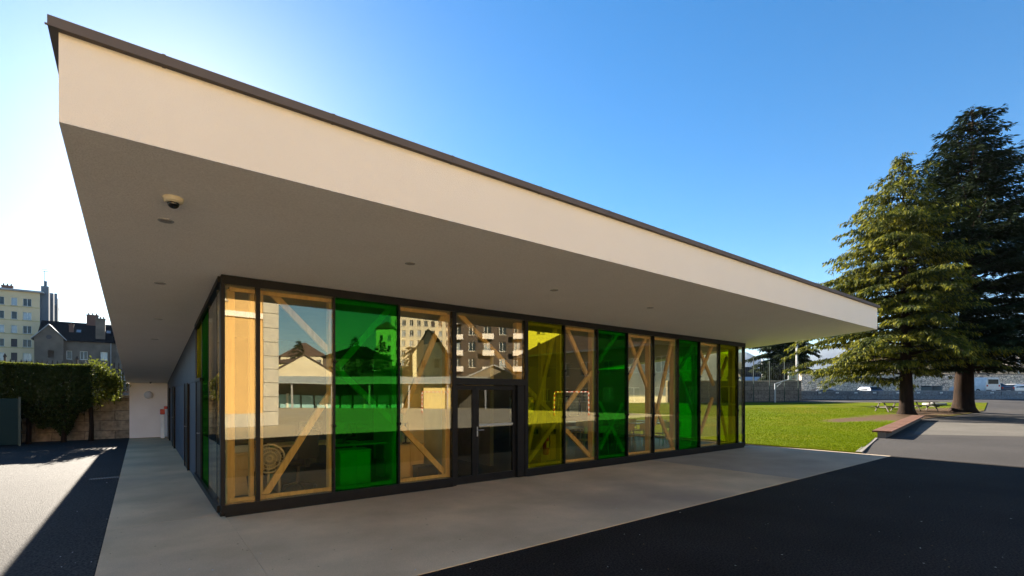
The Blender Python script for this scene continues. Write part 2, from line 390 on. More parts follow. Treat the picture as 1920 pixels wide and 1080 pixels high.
while k < 42000:
    u = rg.uniform(1385, 1760); D = 14.5+28*rg.random()**1.7
    x, y = ground(u, D)
    if not in_poly(x, y, lawn_poly): continue
    bare = min(math.hypot((x-41.5)/7.5, (y-9.6)/2.3), math.hypot((x-50.5)/6.5, (y-9.6)/2.4), math.hypot((x-35.5)/4, (y-10.8)/1.1))
    if bare < .75+.5*rg.random(): continue
    k += 1; z = hgt(x, y)+.025; a = rg.uniform(0, 6.28); s = rg.uniform(.012,.03)*(1+D/50); wd = .009*(1+D/25)
    dx, dy = math.cos(a)*wd, math.sin(a)*wd; lx, ly = rg.uniform(-.04,.04), rg.uniform(-.04,.04)
    gb.add([(x-dx,y-dy,z),(x+dx,y+dy,z),(x+lx,y+ly,z+s)], [(0,1,2)])
M['blade'] = mat('grass_blade', (.105,.145,.002), (.075,.11,.002), leaf=1, rough=.8, spec=.03, trans=.35)
tag(gb.build('grass_blades', M['blade']), kind='stuff')
# kerb leading up to the bench
kb = MB(); a, b = Vector((*ground(1610,14.75),0)), Vector((*ground(1641,18.9),0)); a.z = .0; b.z = .06
kb.beam(a, b, .10, .16, (a-b).cross(Vector((0,0,1)))); kb2 = struct(kb.build('kerb', mat('kerb_concrete', (.20,.18,.155), rough=.9, scale=5, bump=.2)))
dr = MB(); gx, gy = ground(215, 10.6)
dr.box(-.86,-.37, 13.45,13.62, -.005,.006)
for i in range(11): dr.box(-.85+.0435*i, -.828+.0435*i, 13.46,13.61, .006,.012)
tag(dr.build('drain_grate', M['black'], loc=(-.6,13.53,0)), 'dark slotted drain grate set in the ground beside the side walkway', 'drain grate')
# scraps and dry leaves lying about
lv = MB(); rg = random.Random(11)
for i in range(330):
    D = 4.9+16*rg.random()**1.6; u = rg.uniform(0,1900); x, y = ground(u, D)
    if y > 8.0 and x > .8: continue
    if x > 16.8: continue
    z = .010 if y > 4.36 else .004 ; s = rg.uniform(.005,.016); a = rg.uniform(0,6.28)
    c_, s_ = math.cos(a)*s, math.sin(a)*s
    lv.add([(x-c_,y-s_,z),(x+s_*.5,y-c_*.5,z+.006),(x+c_,y+s_,z+.002),(x-s_*.5,y+c_*.5,z+.004)], [(0,1,2,3)], rg.choice((0,0,1)))
tag(lv.build('litter', [mat('dry_leaf', (.16,.09,.04), (.3,.2,.1), rough=.9), mat('paper_scrap', (.6,.6,.58), rough=.9)]), kind='stuff')

# ------------------------------------------------------------------ the pavilion
RX0, RX1, RY0, RY1 = -.471, 17.73, 4.787, 26.0
GX0, GX1, GY = .946, 16.24, MIRROR
def zs(y): return 3.546 - .072*(y-8.12)           # underside of the sloping roof
B = thing('school_pavilion', 'low pavilion with a cantilevered cream roof slab and green and yellow glass walls', 'building', (8, 8.14, 0))
TH = .655
def sheared(x0, x1, y0, y1, d0, d1, b=None, mi=0):  # a box whose bottom and top follow the roof slope
    b = b or MB()
    return b.add([(x0,y0,zs(y0)+d0),(x1,y0,zs(y0)+d0),(x1,y1,zs(y1)+d0),(x0,y1,zs(y1)+d0),(x0,y0,zs(y0)+d1),(x1,y0,zs(y0)+d1),(x1,y1,zs(y1)+d1),(x0,y1,zs(y1)+d1)],
        [(0,3,2,1),(4,5,6,7),(0,1,5,4),(1,2,6,5),(2,3,7,6),(3,0,4,7)], mi)
fa = MB()
sheared(RX0, RX1, RY0, RY0+.12, .004, TH, fa); sheared(RX0, RX0+.12, RY0+.123, RY1, .004, TH, fa); sheared(RX1-.12, RX1, RY0+.123, RY1, .004, TH, fa)
sheared(RX0+.123, RX1-.123, RY1-.12, RY1, .004, TH, fa)
fa.build('fascia', M['render_cream'], B)
so = MB(); sheared(RX0, RX1, RY0, RY1, 0, .003, so); so.build('soffit', M['soffit'], B)
rf = MB(); sheared(RX0+.13, RX1-.13, RY0+.13, RY1-.13, .45, .5, rf); rf.build('roof_deck', mat('roof_gravel', (.2,.19,.18), rough=.95, bump=.5), B)
cp = MB(); ov = .055
sheared(RX0-ov, RX1+ov, RY0-ov, RY0+.2, TH-.004, TH+.066, cp); sheared(RX0-ov, RX0+.2, RY0+.203, RY1+ov, TH-.004, TH+.066, cp); sheared(RX1-.2, RX1+ov, RY0+.203, RY1+ov, TH-.004, TH+.066, cp)
sheared(RX0-ov-.012, RX1+ov+.012, RY0-ov-.012, RY0-ov-.002, TH-.016, TH-.005, cp)
cpo = cp.build('coping', M['coping'], B)
for i in range(14):
    x = RX0+.62+1.33*i
    sm = MB(); sheared(x-.012, x+.012, RY0-ov-.004, RY0+.2, TH-.008, TH+.069, sm); sm.build('seam', M['coping'], cpo)
# front frames
fr = MB(); fr.box(GX0-.02, GX1+.02, GY-.06, GY+.07, zs(GY)-.13, zs(GY)-.002); fr.build('head_rail', M['black'], B)
DL, DR = 4.84, 6.655
for a, b in ((GX0-.02, DL), (DR, GX1+.02)):
    bb = MB(); bb.box(a, b, GY-.06, GY+.07, .07, .19); bb.box(a+.06, b, GY-.02, GY+.06, .0, .068); bb.build('sill_rail', M['black'], B)
mull = [(GX0,.055),(1.408,.055),(2.54,.03),(3.69,.03),(DL,.085),(DR,.085),(7.81,.03),(8.93,.035),(10.08,.028),(11.2,.035),(12.37,.028),(13.5,.03),(14.64,.03),(15.8,.03),(GX1,.03)]
for x, wd in mull:
    m = MB(); z0 = .19 if x not in (DL, DR) else .02
    m.box(x-wd/2, x+wd/2, GY-.05, GY+.06, z0, zs(GY)-.13)
    mo = m.build('mullion', M['black'], B)
    if wd < .04 and x < 16:
        for z in (1.28, 2.35):
            c = MB(); c.lathe((x, GY-.062, z), [(.03,.012),(.03,0),(.02,-.012),(.001,-.015)][::-1], 10, 'y'); c.build('clamp', M['black'], mo)
kinds = ['clear','clear','green','clear',None,'yellow','clear','green','clear','clear','green','clear','yellow','clear']
GL = {'clear':'untinted glass pane', 'green':'green tinted glass pane', 'yellow':'yellow tinted glass pane'}
for (x, wd), (x2, wd2), k in zip(mull, mull[1:], kinds):
    if not k: continue
    p = MB(); p.box(x+wd/2+.003, x2-wd2/2-.003, GY-.012, GY+.012, .193, zs(GY)-.133)
    o = p.build('glass_pane', M['g_'+k] if x < 15.7 else M['g_side'], B); o['label'] = GL[k]
# transom over the door
p = MB(); p.box(DL+.046, DR-.046, GY-.012, GY+.012, 2.133, zs(GY)-.133); p.build('glass_pane', M['g_clear'], B)['label'] = 'clear transom pane above the door'
tb = MB(); tb.box(DL+.044, DR-.044, GY-.05, GY+.14, 2.0, 2.13); tb.box(DL+.044, DR-.044, GY+.13, GY+.16, .02, .035); tb.box(6.42, DR-.044, GY-.03, GY+.12, .02, 1.998)
tb.build('door_frame', M['black'], B)
def leaf(x0, x1, handle):
    d = MB(); y0, y1 = GY+.04, GY+.10; s = .075
    d.box(x0, x0+s, y0, y1, .03, 1.99); d.box(x1-s, x1, y0, y1, .03, 1.99); d.box(x0+s+.001, x1-s-.001, y0, y1, .03, .17); d.box(x0+s+.001, x1-s-.001, y0, y1, 1.9, 1.99)
    o = d.build('door', M['black'], B)
    q = MB(); q.box(x0+s+.002, x1-s-.002, y0+.02, y0+.035, .172, 1.898); q.build('door_pane', M['g_door'], o)
    if handle:
        h = MB(); h.rbox(x0+.02, x0+.05, y0-.012, y0-.001, .95, 1.15, .004); h.tube([(x0+.035,y0-.01,1.08),(x0+.035,y0-.06,1.08),(x0+.16,y0-.06,1.08)], .011, 8); h.build('handle', M['steel'], o)
        bar = MB(); bar.box(x0+s+.003, x1-s-.003, y0-.006, y0+.012, 1.16, 1.2); bar.build('push_bar', M['steel'], o)
leaf(DL+.05, 5.385, False); leaf(5.39, 6.415, True)
# side glazing (x = GX0 facing west) and the panelled wall beyond
LY = [(GY+.06,.04),(8.66,.025),(9.78,.025),(10.92,.06),(12.05,.06)]
lk = ['clear','clear','green']
sr = MB(); sr.box(GX0-.06, GX0+.06, GY+.072, 12.05, .07,.17); sr.box(GX0-.02, GX0+.05, GY+.072, 12.05, 0,.069); sr.build('sill_rail', M['black'], B)
hr = MB(); y0, y1 = GY+.072, 25.3
hr.add([(GX0-.05,y0,zs(y0)-.09),(GX0+.06,y0,zs(y0)-.09),(GX0+.06,12.05,zs(12.05)-.09),(GX0-.05,12.05,zs(12.05)-.09),(GX0-.05,y0,zs(y0)-.002),(GX0+.06,y0,zs(y0)-.002),(GX0+.06,12.05,zs(12.05)-.002),(GX0-.05,12.05,zs(12.05)-.002)],
       [(0,3,2,1),(4,5,6,7),(0,1,5,4),(1,2,6,5),(2,3,7,6),(3,0,4,7)]); hr.build('head_rail', M['black'], B)
for (y, wd) in LY[1:]:
    m = MB(); m.box(GX0-.016, GX0+.055, y-wd/2, y+wd/2, .171 if wd < .05 else .02, zs(y)-.095); m.build('mullion', M['black'], B)
def side_pane(x, ya, yb, z0, k, nm):
    p = MB(); za, zb = zs(ya)-.095, zs(yb)-.095
    p.add([(x-.012,ya,z0),(x+.012,ya,z0),(x+.012,yb,z0),(x-.012,yb,z0),(x-.012,ya,za),(x+.012,ya,za),(x+.012,yb,zb),(x-.012,yb,zb)], [(0,3,2,1),(4,5,6,7),(0,1,5,4),(1,2,6,5),(2,3,7,6),(3,0,4,7)])
    p.build('glass_pane', M[k], B)['label'] = nm
for (a, wa), (b, wb), k in zip(LY, LY[1:], ['g_side','g_side','g_green']):
    side_pane(GX0, a+wa/2+.003, b-wb/2-.003, .173, k, 'green tinted side pane' if k == 'g_green' else 'clear side pane near the corner')
side_pane(GX0, 10.953, 12.017, 2.13, 'g_yellow', 'yellow tinted pane above the side door')
def side_door(y0, y1, z1, x=GX0):
    d = MB(); d.box(x-.02, x+.03, y0, y1, .02, z1); o = d.build('side_door', M['black'], B)
    f = MB(); f.box(x-.035, x-.021, y0-.03, y0+.05, .02, z1+.03); f.box(x-.035, x-.021, y1-.05, y1+.03, .02, z1+.03); f.build('door_frame', M['black'], o)
    h = MB(); h.tube([(x-.03,y0+.12,1.05),(x-.07,y0+.12,1.05),(x-.07,y0+.24,1.05)], .01, 6); h.build('handle', M['steel'], o)
side_door(10.98, 12.0, 2.1)
tb = MB(); tb.box(GX0-.05, GX0+.055, 10.952, 12.018, 2.06, 2.128); tb.build('door_transom', M['black'], B)
wl = MB(); ys = [12.085, 13.6, 15.1, 16.6, 18.1, 19.6, 21.1, 22.6, 24.1, 25.3]
for a, b in zip(ys, ys[1:]):
    for z0, z1 in ((.03, 2.07), (2.078, None)):
        za, zb = (z1, z1) if z1 else (zs(a)-.003, zs(b)-.003)
        wl.add([(GX0-.03,a+.004,z0),(GX0+.1,a+.004,z0),(GX0+.1,b-.004,z0),(GX0-.03,b-.004,z0),(GX0-.03,a+.004,za),(GX0+.1,a+.004,za),(GX0+.1,b-.004,zb),(GX0-.03,b-.004,zb)],
               [(0,3,2,1),(4,5,6,7),(0,1,5,4),(1,2,6,5),(2,3,7,6),(3,0,4,7)])
wl.build('panel_wall', M['panel'], B)
for y in (13.6, 19.4, 22.8): side_door(y, y+1.0, 2.05, GX0-.045)
ew = MB(); ew.box(-.36, GX0+.1, 25.32, 25.55, .0, zs(25.55)-.004); ew.build('end_wall', M['white_wall'], B)
# east side glazing, back wall, floor, ceiling, partitions
for i, (a, b) in enumerate(((8.24,9.4),(9.43,10.6),(10.63,11.8),(11.83,13.0))): side_pane(GX1, a, b, .19, 'g_side', 'clear pane of the far side wall')
sr = MB(); sr.box(GX1-.05, GX1+.05, GY+.072, 15, .02,.185); sr.box(GX1-.05, GX1+.05, 13.03, 15, .186, 2.9); sr.build('side_wall', M['in_wall'], B)
fl = MB(); fl.box(GX0+.13, GX1-.06, GY+.075, 14.9, .0, .1); fl.build('floor', M['floor_in'], B)
ce = MB(); sheared(GX0+.11, GX1-.06, GY+.075, 14.9, -.125, -.1, ce); ce.build('ceiling', M['ceil_in'], B)
bk = MB(); z1 = 2.93
def seg(x0, x1, z0, zt): bk.box(x0, x1, 14.95, 15.1, z0, zt)
seg(GX0+.1, 8.2, 0, z1)
x = 8.2
for a, b in ((8.8,10.2),(11.4,12.8),(14.0,15.4)):
    seg(x+.001, a, 0, z1); seg(a+.001, b-.001, 0, .8); seg(a+.001, b-.001, 1.75, z1); x = b
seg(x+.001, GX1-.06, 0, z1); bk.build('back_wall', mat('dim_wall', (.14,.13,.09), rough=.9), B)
for a, b in ((8.8,10.2),(11.4,12.8),(14.0,15.4)):
    f = MB(); f.box(a+.002,b-.002,15.0,15.06,.802,.86); f.box(a+.002,b-.002,15.0,15.06,1.69,1.748); f.box(a+.002,a+.06,15.0,15.06,.861,1.689); f.box(b-.06,b-.002,15.0,15.06,.861,1.689); f.box((a+b)/2-.03,(a+b)/2+.03,15.0,15.06,.861,1.689)
    o = f.build('window', M['black'], B); q = MB(); q.box(a+.061,(a+b)/2-.031,15.02,15.035,.862,1.688); q.box((a+b)/2+.031,b-.061,15.02,15.035,.862,1.688); q.build('pane', M['g_side'], o)
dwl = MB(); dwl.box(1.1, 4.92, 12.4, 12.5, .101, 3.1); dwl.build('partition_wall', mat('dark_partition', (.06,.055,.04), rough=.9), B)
ow_ = MB(); ow_.box(4.42, 4.925, 9.55, 9.65, .101, 3.0); ow_.build('partition_wall', M['in_wall'], B)
pw = MB(); pw.box(4.93, 5.03, 8.75, 14.94, .101, 2.9); pw.box(6.6, 6.7, 9.4, 14.94, .101, 2.9); pw.build('partition_wall', M['in_wall'], B)
# timber posts and braces standing just behind the panes
WY = GY+.20
def wx(u, y=WY): r = (u-960)/FOC; D = y/(RT[0]-.6115*r) if 0 else y/(FW[1]+RT[1]*r); return D*(FW[0]+RT[0]*r), D
def wp(u, v, y=WY): X, D = wx(u, y); return (X, y, 1.8+(HOR-v)*D/FOC)
def post(u0, u1, z1=3.38, dy=0, dep=.14):
    x0, x1 = wx(u0)[0], wx(u1)[0]; b = MB(); b.rbox(x0, x1, WY-.07+dy, WY-.07+dep+dy, .1, z1, .006); b.build('timber_post', M['wood'], B)
for u0, u1 in ((424,439),(467,475),(484,492),(614,622),(733,744),(832,846),(965,979),(1046,1055),(1106,1115),(1213,1222),(1259,1268),(1300,1310),(1369,1378)): post(u0, u1)
def brace(u0, v0, u1, v1, dy=0, wd=.10):
    b = MB(); b.beam(wp(u0, v0, WY+dy), wp(u1, v1, WY+dy), wd, .06, (0,1,0)); b.build('timber_brace', M['wood'], B)
for q in ((496,536,622,664),(620,735,490,938),(736,572,632,690),(630,690,744,798),(836,580,754,776),(752,800,842,896),(856,584,974,710),
          (1043,606,989,842),(988,728,1045,786),(1044,788,989,866),(1058,606,1112,730),(1110,696,1058,766),(1060,806,1114,864),
          (1164,616,1122,678),(1122,752,1168,846),(1166,756,1124,842),(1214,625,1177,712),(1177,630,1215,730),(1261,632,1226,798),(1226,756,1264,846),
          (1305,636,1275,690),(1274,700,1306,790),(1338,641,1312,702),(1312,658,1338,722),(1336,746,1312,814),(1350,762,1364,828),(1363,670,1349,712)):
    brace(*q, dy=.03 if q[0] < q[2] else -.035)
wr = MB()
for a, b in ((GX0+.1, DL-.1), (DR+.1, GX1-.1)): wr.rbox(a, b, GY+.075, GY+.115, .195, .255, .005); wr.rbox(a, b, GY+.075, GY+.115, 3.34, 3.40, .005)
wr.build('timber_plate', M['wood'], B)
# timber behind the side glass
for y in ():
    b = MB(); b.rbox(GX0+.13, GX0+.27, y-.07, y+.07, .101, 3.2, .006); b.build('timber_post', M['wood'], B)
# things fixed to the soffit and walls
def on_soffit(u, v):
    r = (u-960)/FOC; s = (HOR-v)/FOC; dx, dy = FW[0]+RT[0]*r, FW[1]+RT[1]*r
    D = (3.546+.072*8.12-1.8)/(s+.072*dy); return D*dx, D*dy
M['lamp_lens'] = mat('lamp_lens', (.34,.31,.28), rough=.3)
def downlight(x, y, label):
    t = thing('downlight', label, 'ceiling light', (x, y, zs(y)), 0, 'recessed spotlights in the soffit')
    a = MB(); a.lathe((x,y,zs(y)-.006), [(.001,.004),(.05,.004),(.054,0),(.07,.0),(.074,.003),(.074,.012)], 20); a.build('ring', M['galv'], t)
    a = MB(); a.lathe((x,y,zs(y)-.005), [(.001,-.003),(.047,-.003),(.049,.0)], 16); a.build('lens', M['lamp_lens'], t)
    return t
for (u, v), lb in zip(((311,414),(769,494),(1039,544),(1219,577),(300,531),(296,598),(290,636)),
    ('recessed spotlight in the soffit just below the dome camera','recessed spotlight in the soffit above the first green pane','recessed spotlight in the soffit above the yellow pane beside the door',
     'recessed spotlight in the soffit nearest the far right end','recessed spotlight over the side walkway, next behind the dome camera','recessed spotlight halfway along the side walkway soffit','recessed spotlight over the side walkway, nearest the white end wall')):
    downlight(*on_soffit(u, v), lb)
x, y = on_soffit(325, 372); z = zs(y)
t = thing('security_camera', 'cream dome security camera hanging under the roof corner', 'security camera', (x,y,z))
a = MB(); a.lathe((x,y,z), [(.088,.006),(.088,-.012),(.082,-.03),(.066,-.045),(.056,-.047)], 28); a.build('housing', M['cream_plastic'], t, smooth=False)
a = MB(); a.lathe((x,y,z-.048), [(.05,.012),(.05,-.008),(.045,-.026),(.033,-.04),(.016,-.048),(.002,-.05)], 24); a.build('dome', M['lens'], t, smooth=True)
x, y = .33, 24.9; z = zs(y)
t = thing('security_camera', 'tiny dark camera under the soffit in front of the white end wall', 'security camera', (x,y,z))
a = MB(); a.lathe((x,y,z), [(.05,.006),(.05,-.02),(.04,-.03)], 14); a.build('housing', M['galv'], t)
a = MB(); a.lathe((x,y,z-.031), [(.036,.006),(.034,-.02),(.02,-.04),(.002,-.046)], 14); a.build('dome', M['lens'], t)
t = thing('wall_lamp', 'round frosted lamp on the white end wall', 'wall lamp', (.27,25.32,1.79))
a = MB(); a.lathe((.27,25.32,1.79), [(.16,0),(.165,-.03),(.16,-.04)], 28, 'y'); a.build('base', M['white'], t)
a = MB(); a.lathe((.27,25.279,1.79), [(.155,0),(.15,-.03),(.12,-.065),(.07,-.085),(.002,-.092)], 28, 'y'); a.build('shade', mat('frosted_glass', (.62,.62,.64), rough=.25, scale=2), t, smooth=True)
t = thing('hose_post', 'white post with two red boxes at the end of the side walkway', 'post', (.74,24.6,.006))
a = MB(); a.rbox(.66,.80,24.55,24.65,.006,.98,.01); a.build('post', M['white'], t)
a = MB(); a.rbox(.64,.80,24.52,24.68,.985,1.20,.015); a.build('red_box', M['red'], t)
a = MB(); a.rbox(.77,.89,24.5,24.62,1.205,1.32,.015); a.build('red_box', M['red'], t)

# ------------------------------------------------------------------ buildings of the town
M['pane_dark'] = mat('window_glass', (.03,.04,.05), rough=.1, scale=.6, spec=.3)
M['pane_pale'] = mat('curtained_glass', (.30,.33,.36), (.2,.23,.27), rough=.12, scale=.9, spec=.8)
M['shutter'] = mat('dark_shutter', (.05,.04,.045), rough=.7)
M['frame_w'] = mat('white_frame', (.7,.7,.68), rough=.5)
M['slate'] = mat('slate_roof', (.012,.012,.014), (.008,.008,.009), rough=.95, scale=2, bump=.4, bscale=9, spec=.05)
M['tile'] = mat('tile_roof', (.10,.065,.05), (.07,.045,.035), rough=.85, scale=2, bump=.4, bscale=9)
M['zinc'] = mat('grey_sheet_roof', (.33,.34,.36), (.27,.28,.3), rough=.5, scale=1)
M['brickch'] = mat('chimney_brick', (.15,.075,.05), (.11,.06,.045), rough=.9, scale=5)
M['trim'] = mat('stone_trim', (.36,.32,.27), rough=.9)
def facade(b, P, ux, W, z0, z1, ops, depth, mi=0):
    ux = Vector(ux); n = Vector((-ux.y, ux.x, 0))                # n points into the house
    us = sorted({0.0, W, *[o[0] for o in ops], *[o[1] for o in ops]}); zz = sorted({z0, z1, *[o[2] for o in ops], *[o[3] for o in ops]})
    P = Vector(P)
    def pt(u, z, k=0): return tuple(P + ux*u + n*k + Vector((0,0,z)))
    for a, c in zip(us, us[1:]):
        for e, f in zip(zz, zz[1:]):
            if any(o[0]-1e-6 <= a and c <= o[1]+1e-6 and o[2]-1e-6 <= e and f <= o[3]+1e-6 for o in ops): continue
            b.quad(pt(a,e), pt(c,e), pt(c,f), pt(a,f), mi)
    for (a, c, e, f) in ops:
        b.quad(pt(a,e), pt(a,e,depth), pt(a,f,depth), pt(a,f), mi); b.quad(pt(c,e,depth), pt(c,e), pt(c,f), pt(c,f,depth), mi)
        b.quad(pt(a,e), pt(c,e), pt(c,e,depth), pt(a,e,depth), mi); b.quad(pt(a,f,depth), pt(c,f,depth), pt(c,f), pt(a,f), mi)
def window(P, ux, o, depth, root, pane, sill=True, two=True):
    ux = Vector(ux); n = Vector((-ux.y, ux.x, 0)); P = Vector(P); a, c, e, f = o; t = .07; b = MB()
    def bar(u0, u1, z0, z1, k0, k1, B_):
        V = [tuple(P+ux*u+n*k+Vector((0,0,z))) for z in (z0,z1) for (u,k) in ((u0,k0),(u1,k0),(u1,k1),(u0,k1))]
        B_.add(V, [(0,3,2,1),(4,5,6,7),(0,1,5,4),(1,2,6,5),(2,3,7,6),(3,0,4,7)])
    k0, k1 = depth-.09, depth-.02
    bar(a, a+t, e, f, k0, k1, b); bar(c-t, c, e, f, k0, k1, b); bar(a+t, c-t, e, e+t, k0, k1, b); bar(a+t, c-t, f-t, f, k0, k1, b)
    if two: bar((a+c)/2-t/2, (a+c)/2+t/2, e+t, f-t, k0, k1, b)
    fo = b.build('window', M['frame_w'] if pane is not M['shutter'] else M['shutter'], root, local=True)
    p = MB(); bar(a+.01, c-.01, e+.01, f-.01, depth-.015, depth+.02, p); p.build('pane', pane, fo, local=True)
    if sill: s = MB(); bar(a-.08, c+.08, e-.09, e-.004, -.09, .08, s); s.build('sill', M['trim'], fo, local=True)
def building(name, label, cat, origin, rz, W, Dp, H, wm, rm, roof='flat', rise=3, ops=(), side=(), zb=-3, chim=(), eav=.4, panes=None, group=None, wmside=None, bands=(), seed=1, sideL=()):
    r_ = random.Random(seed); t = thing(name, label, cat, origin, rz, group)
    b = MB(); dep = .22
    facade(b, (0,0,0), (1,0,0), W, zb, H, list(ops), dep)
    facade(b, (W,0,0), (0,1,0), Dp, zb, H, list(side), dep, 1); facade(b, (W,Dp,0), (-1,0,0), W, zb, H, [], dep); facade(b, (0,Dp,0), (0,-1,0), Dp, zb, H, list(sideL), dep, 1)
    if roof == 'gable_y': b.add([(0,0,H),(W,0,H),(W/2,0,H+rise)], [(0,1,2)]); b.add([(W,Dp,H),(0,Dp,H),(W/2,Dp,H+rise)], [(0,1,2)])
    if roof == 'gable': b.add([(W,0,H),(W,Dp,H),(W,Dp/2,H+rise)], [(0,1,2)], 1); b.add([(0,Dp,H),(0,0,H),(0,Dp/2,H+rise)], [(0,1,2)], 1)
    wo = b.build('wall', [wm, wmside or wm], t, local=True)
    for z in bands: s = MB(); s.box(-.02, W+.02, -.06, -.003, z, z+.18); s.build('string_course', M['trim'] if wm is not M.get('w_yellow') else M['band_y'], wo, local=True)
    rb = MB(); e = eav; th = .16
    def slab(A, Bq, C, Dq):
        q = [Vector(p) for p in (A,Bq,C,Dq)]; n = (q[1]-q[0]).cross(q[2]-q[0]).normalized()*th
        rb.add([*map(tuple,q), *[tuple(p+n) for p in q]], [(3,2,1,0),(4,5,6,7),(0,1,5,4),(1,2,6,5),(2,3,7,6),(3,0,4,7)])
    if roof == 'flat':
        rb.box(-e, W+e, -e, Dp+e, H+.003, H+.35)
    elif roof == 'gable':
        k = rise/(Dp/2)
        slab((-e,-e,H-e*k),(W+e,-e,H-e*k),(W+e,Dp/2,H+rise),(-e,Dp/2,H+rise)); slab((W+e,Dp+e,H-e*k),(-e,Dp+e,H-e*k),(-e,Dp/2+.001,H+rise),(W+e,Dp/2+.001,H+rise))
    elif roof == 'gable_y':
        k = rise/(W/2)
        slab((-e,Dp+e,H-e*k),(-e,-e,H-e*k),(W/2,-e,H+rise),(W/2,Dp+e,H+rise)); slab((W+e,-e,H-e*k),(W+e,Dp+e,H-e*k),(W/2+.001,Dp+e,H+rise),(W/2+.001,-e,H+rise))
    else:                                            # hip
        q = min(W, Dp)/2
        a, c = ((q,Dp/2),(W-q,Dp/2)) if W > Dp else ((W/2,q),(W/2,Dp-q))
        z = H+rise; E = [(-e,-e,H),(W+e,-e,H),(W+e,Dp+e,H),(-e,Dp+e,H)]; T = [(*a,z),(*c,z)]
        E2 = [(p[0],p[1],H+.14) for p in E]
        rb.add(E+E2+T, [(3,2,1,0),(0,1,5,4),(1,2,6,5),(2,3,7,6),(3,0,4,7)] + ([(4,5,9,8),(5,6,9),(6,7,8,9),(7,4,8)] if W > Dp else [(4,5,8),(5,6,9,8),(6,7,9),(7,4,8,9)]))
    ro = rb.build('roof', rm, t, local=True)
    for (x, y, w_, d_, z0, z1, m_) in chim:
        c = MB(); c.box(x, x+w_, y, y+d_, z0, z1); c.box(x-.08, x+w_+.08, y-.08, y+d_+.08, z1+.003, z1+.15)
        npt = max(1, int(w_/.5))
        for i in range(npt): c.lathe((x+w_*(i+.5)/npt, y+d_/2, z1+.15), [(.14,0),(.1,.45)], 8)
        c.build('chimney', m_, ro, local=True)
    pn = panes or [M['pane_dark'], M['pane_dark'], M['pane_pale'], M['pane_dark'], M['shutter']]
    for o in ops: window((0,0,0), (1,0,0), o, dep, t, r_.choice(pn), two=(o[1]-o[0]) > .9)
    for o in side: window((W,0,0), (0,1,0), o, dep, t, r_.choice(pn))
    for o in sideL: window((0,Dp,0), (0,-1,0), o, dep, t, r_.choice(pn))
    return t
def grid(cols, rows): return [(a, c, z, z1) for (z, z1) in rows for (a, c) in cols]
M['w_yellow'] = mat('yellow_render', (.68,.53,.33), (.63,.485,.30), rough=.9, scale=.5)
M['band_y'] = mat('yellow_band', (.55,.43,.22), rough=.9)
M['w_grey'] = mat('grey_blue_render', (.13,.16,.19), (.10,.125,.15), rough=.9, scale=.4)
M['w_old'] = mat('old_grey_render', (.155,.12,.092), (.10,.08,.062), rough=.95, scale=.6, detail=9, wear=((.08,.066,.055),.35,.5,.7))

# left: the apartment block and the old house beyond the railings
rows = [(23.1-2.95-2.83*i, 23.1-1.35-2.83*i) for i in range(6)]
cl = [(30-2.25-.3,30-.95-.3),(30-3.95-.3,30-3.05-.3),(30-6.6,30-5.2)] + [(30-6.6-k*2.3,30-5.3-k*2.3) for k in range(1,9)]
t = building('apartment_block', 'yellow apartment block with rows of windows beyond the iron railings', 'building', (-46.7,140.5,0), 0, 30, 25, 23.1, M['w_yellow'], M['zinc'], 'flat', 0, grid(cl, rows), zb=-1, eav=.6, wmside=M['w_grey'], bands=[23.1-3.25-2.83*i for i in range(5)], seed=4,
    chim=[(23.4,6,1.7,1,23.4,24.9,M['brickch'])])
ch = MB(); ch.box(30.003,31.2,1.2,3.0,-1,24.9); ch.box(30.003,31.2,8,10,-1,24.6); ch.box(30.003,31.0,17,19.5,-1,24.9)
for (y, z) in ((2.1,24.9),(18,24.9)): ch.tube([(30.6,y,z),(30.6,y,z+1.2)], .25, 8)
ch.build('flue_stack', M['w_grey'], t, local=True)
an = MB(); an.tube([(30.4,2.4,24.9),(30.4,2.4,28.4)], .06, 6); an.box(29.7,31.1,2.36,2.44,28.2,28.3); an.box(29.9,30.9,2.36,2.44,28.6,28.68); an.build('aerial', M['galv'], t, local=True)
rows = [(8.9,10.55),(5.9,7.5),(2.8,4.6)]
t = building('town_house', 'old grey town house with dark slate roof and stone dormer chimney', 'building', (-15.6,130,0), 0, 11.5, 12, 12.7, M['w_old'], M['slate'], 'gable', 4.1, grid([(3.95,4.75),(5.95,7.1),(9.1,10.2)], rows), zb=-1, eav=.35, seed=5,
    panes=[M['pane_pale'], M['pane_dark']], chim=[(6.6,5.2,1.9,1.2,15.5,18.6,M['brickch']),(8.3,.6,1.5,1.4,12.5,17.4,M['w_old']),(4.1,2.4,.7,.7,13.5,16.0,M['brickch'])])
wg = MB(); facade(wg, (-.5,-1.2,0), (1,0,0), 4.1, -1, 12.9, [(1.9,2.75,9.0,10.4)], .2); wg.add([(-.5,-1.2,12.9),(3.6,-1.2,12.9),(1.55,-1.2,15.3)], [(0,1,2)])
wg.quad((3.6,-1.2,-1),(3.6,-.005,-1),(3.6,-.005,12.9),(3.6,-1.2,12.9)); wg.quad((-.5,0,-1),(-.5,-1.2,-1),(-.5,-1.2,12.9),(-.5,0,12.9))
wgo = wg.build('gable_wing', M['w_old'], t, local=True)
rg_ = MB(); rg_.beam((-1.0,-.9,12.75),(1.55,-.9,15.75),1.6,.16,(-.76,0,.65)) if 0 else None
for sgn, x0 in ((1,-.95),(-1,4.05)):
    q = [Vector((x0,-1.6,12.45)), Vector((1.55,-1.6,15.4)), Vector((1.55,2.5,15.4)), Vector((x0,2.5,12.45))]
    up = Vector((0,0,.17)); F = [(0,1,2,3),(7,6,5,4),(4,5,1,0),(5,6,2,1),(6,7,3,2),(7,4,0,3)]
    rg_.add([tuple(p+up) for p in q]+[tuple(p) for p in q], F)
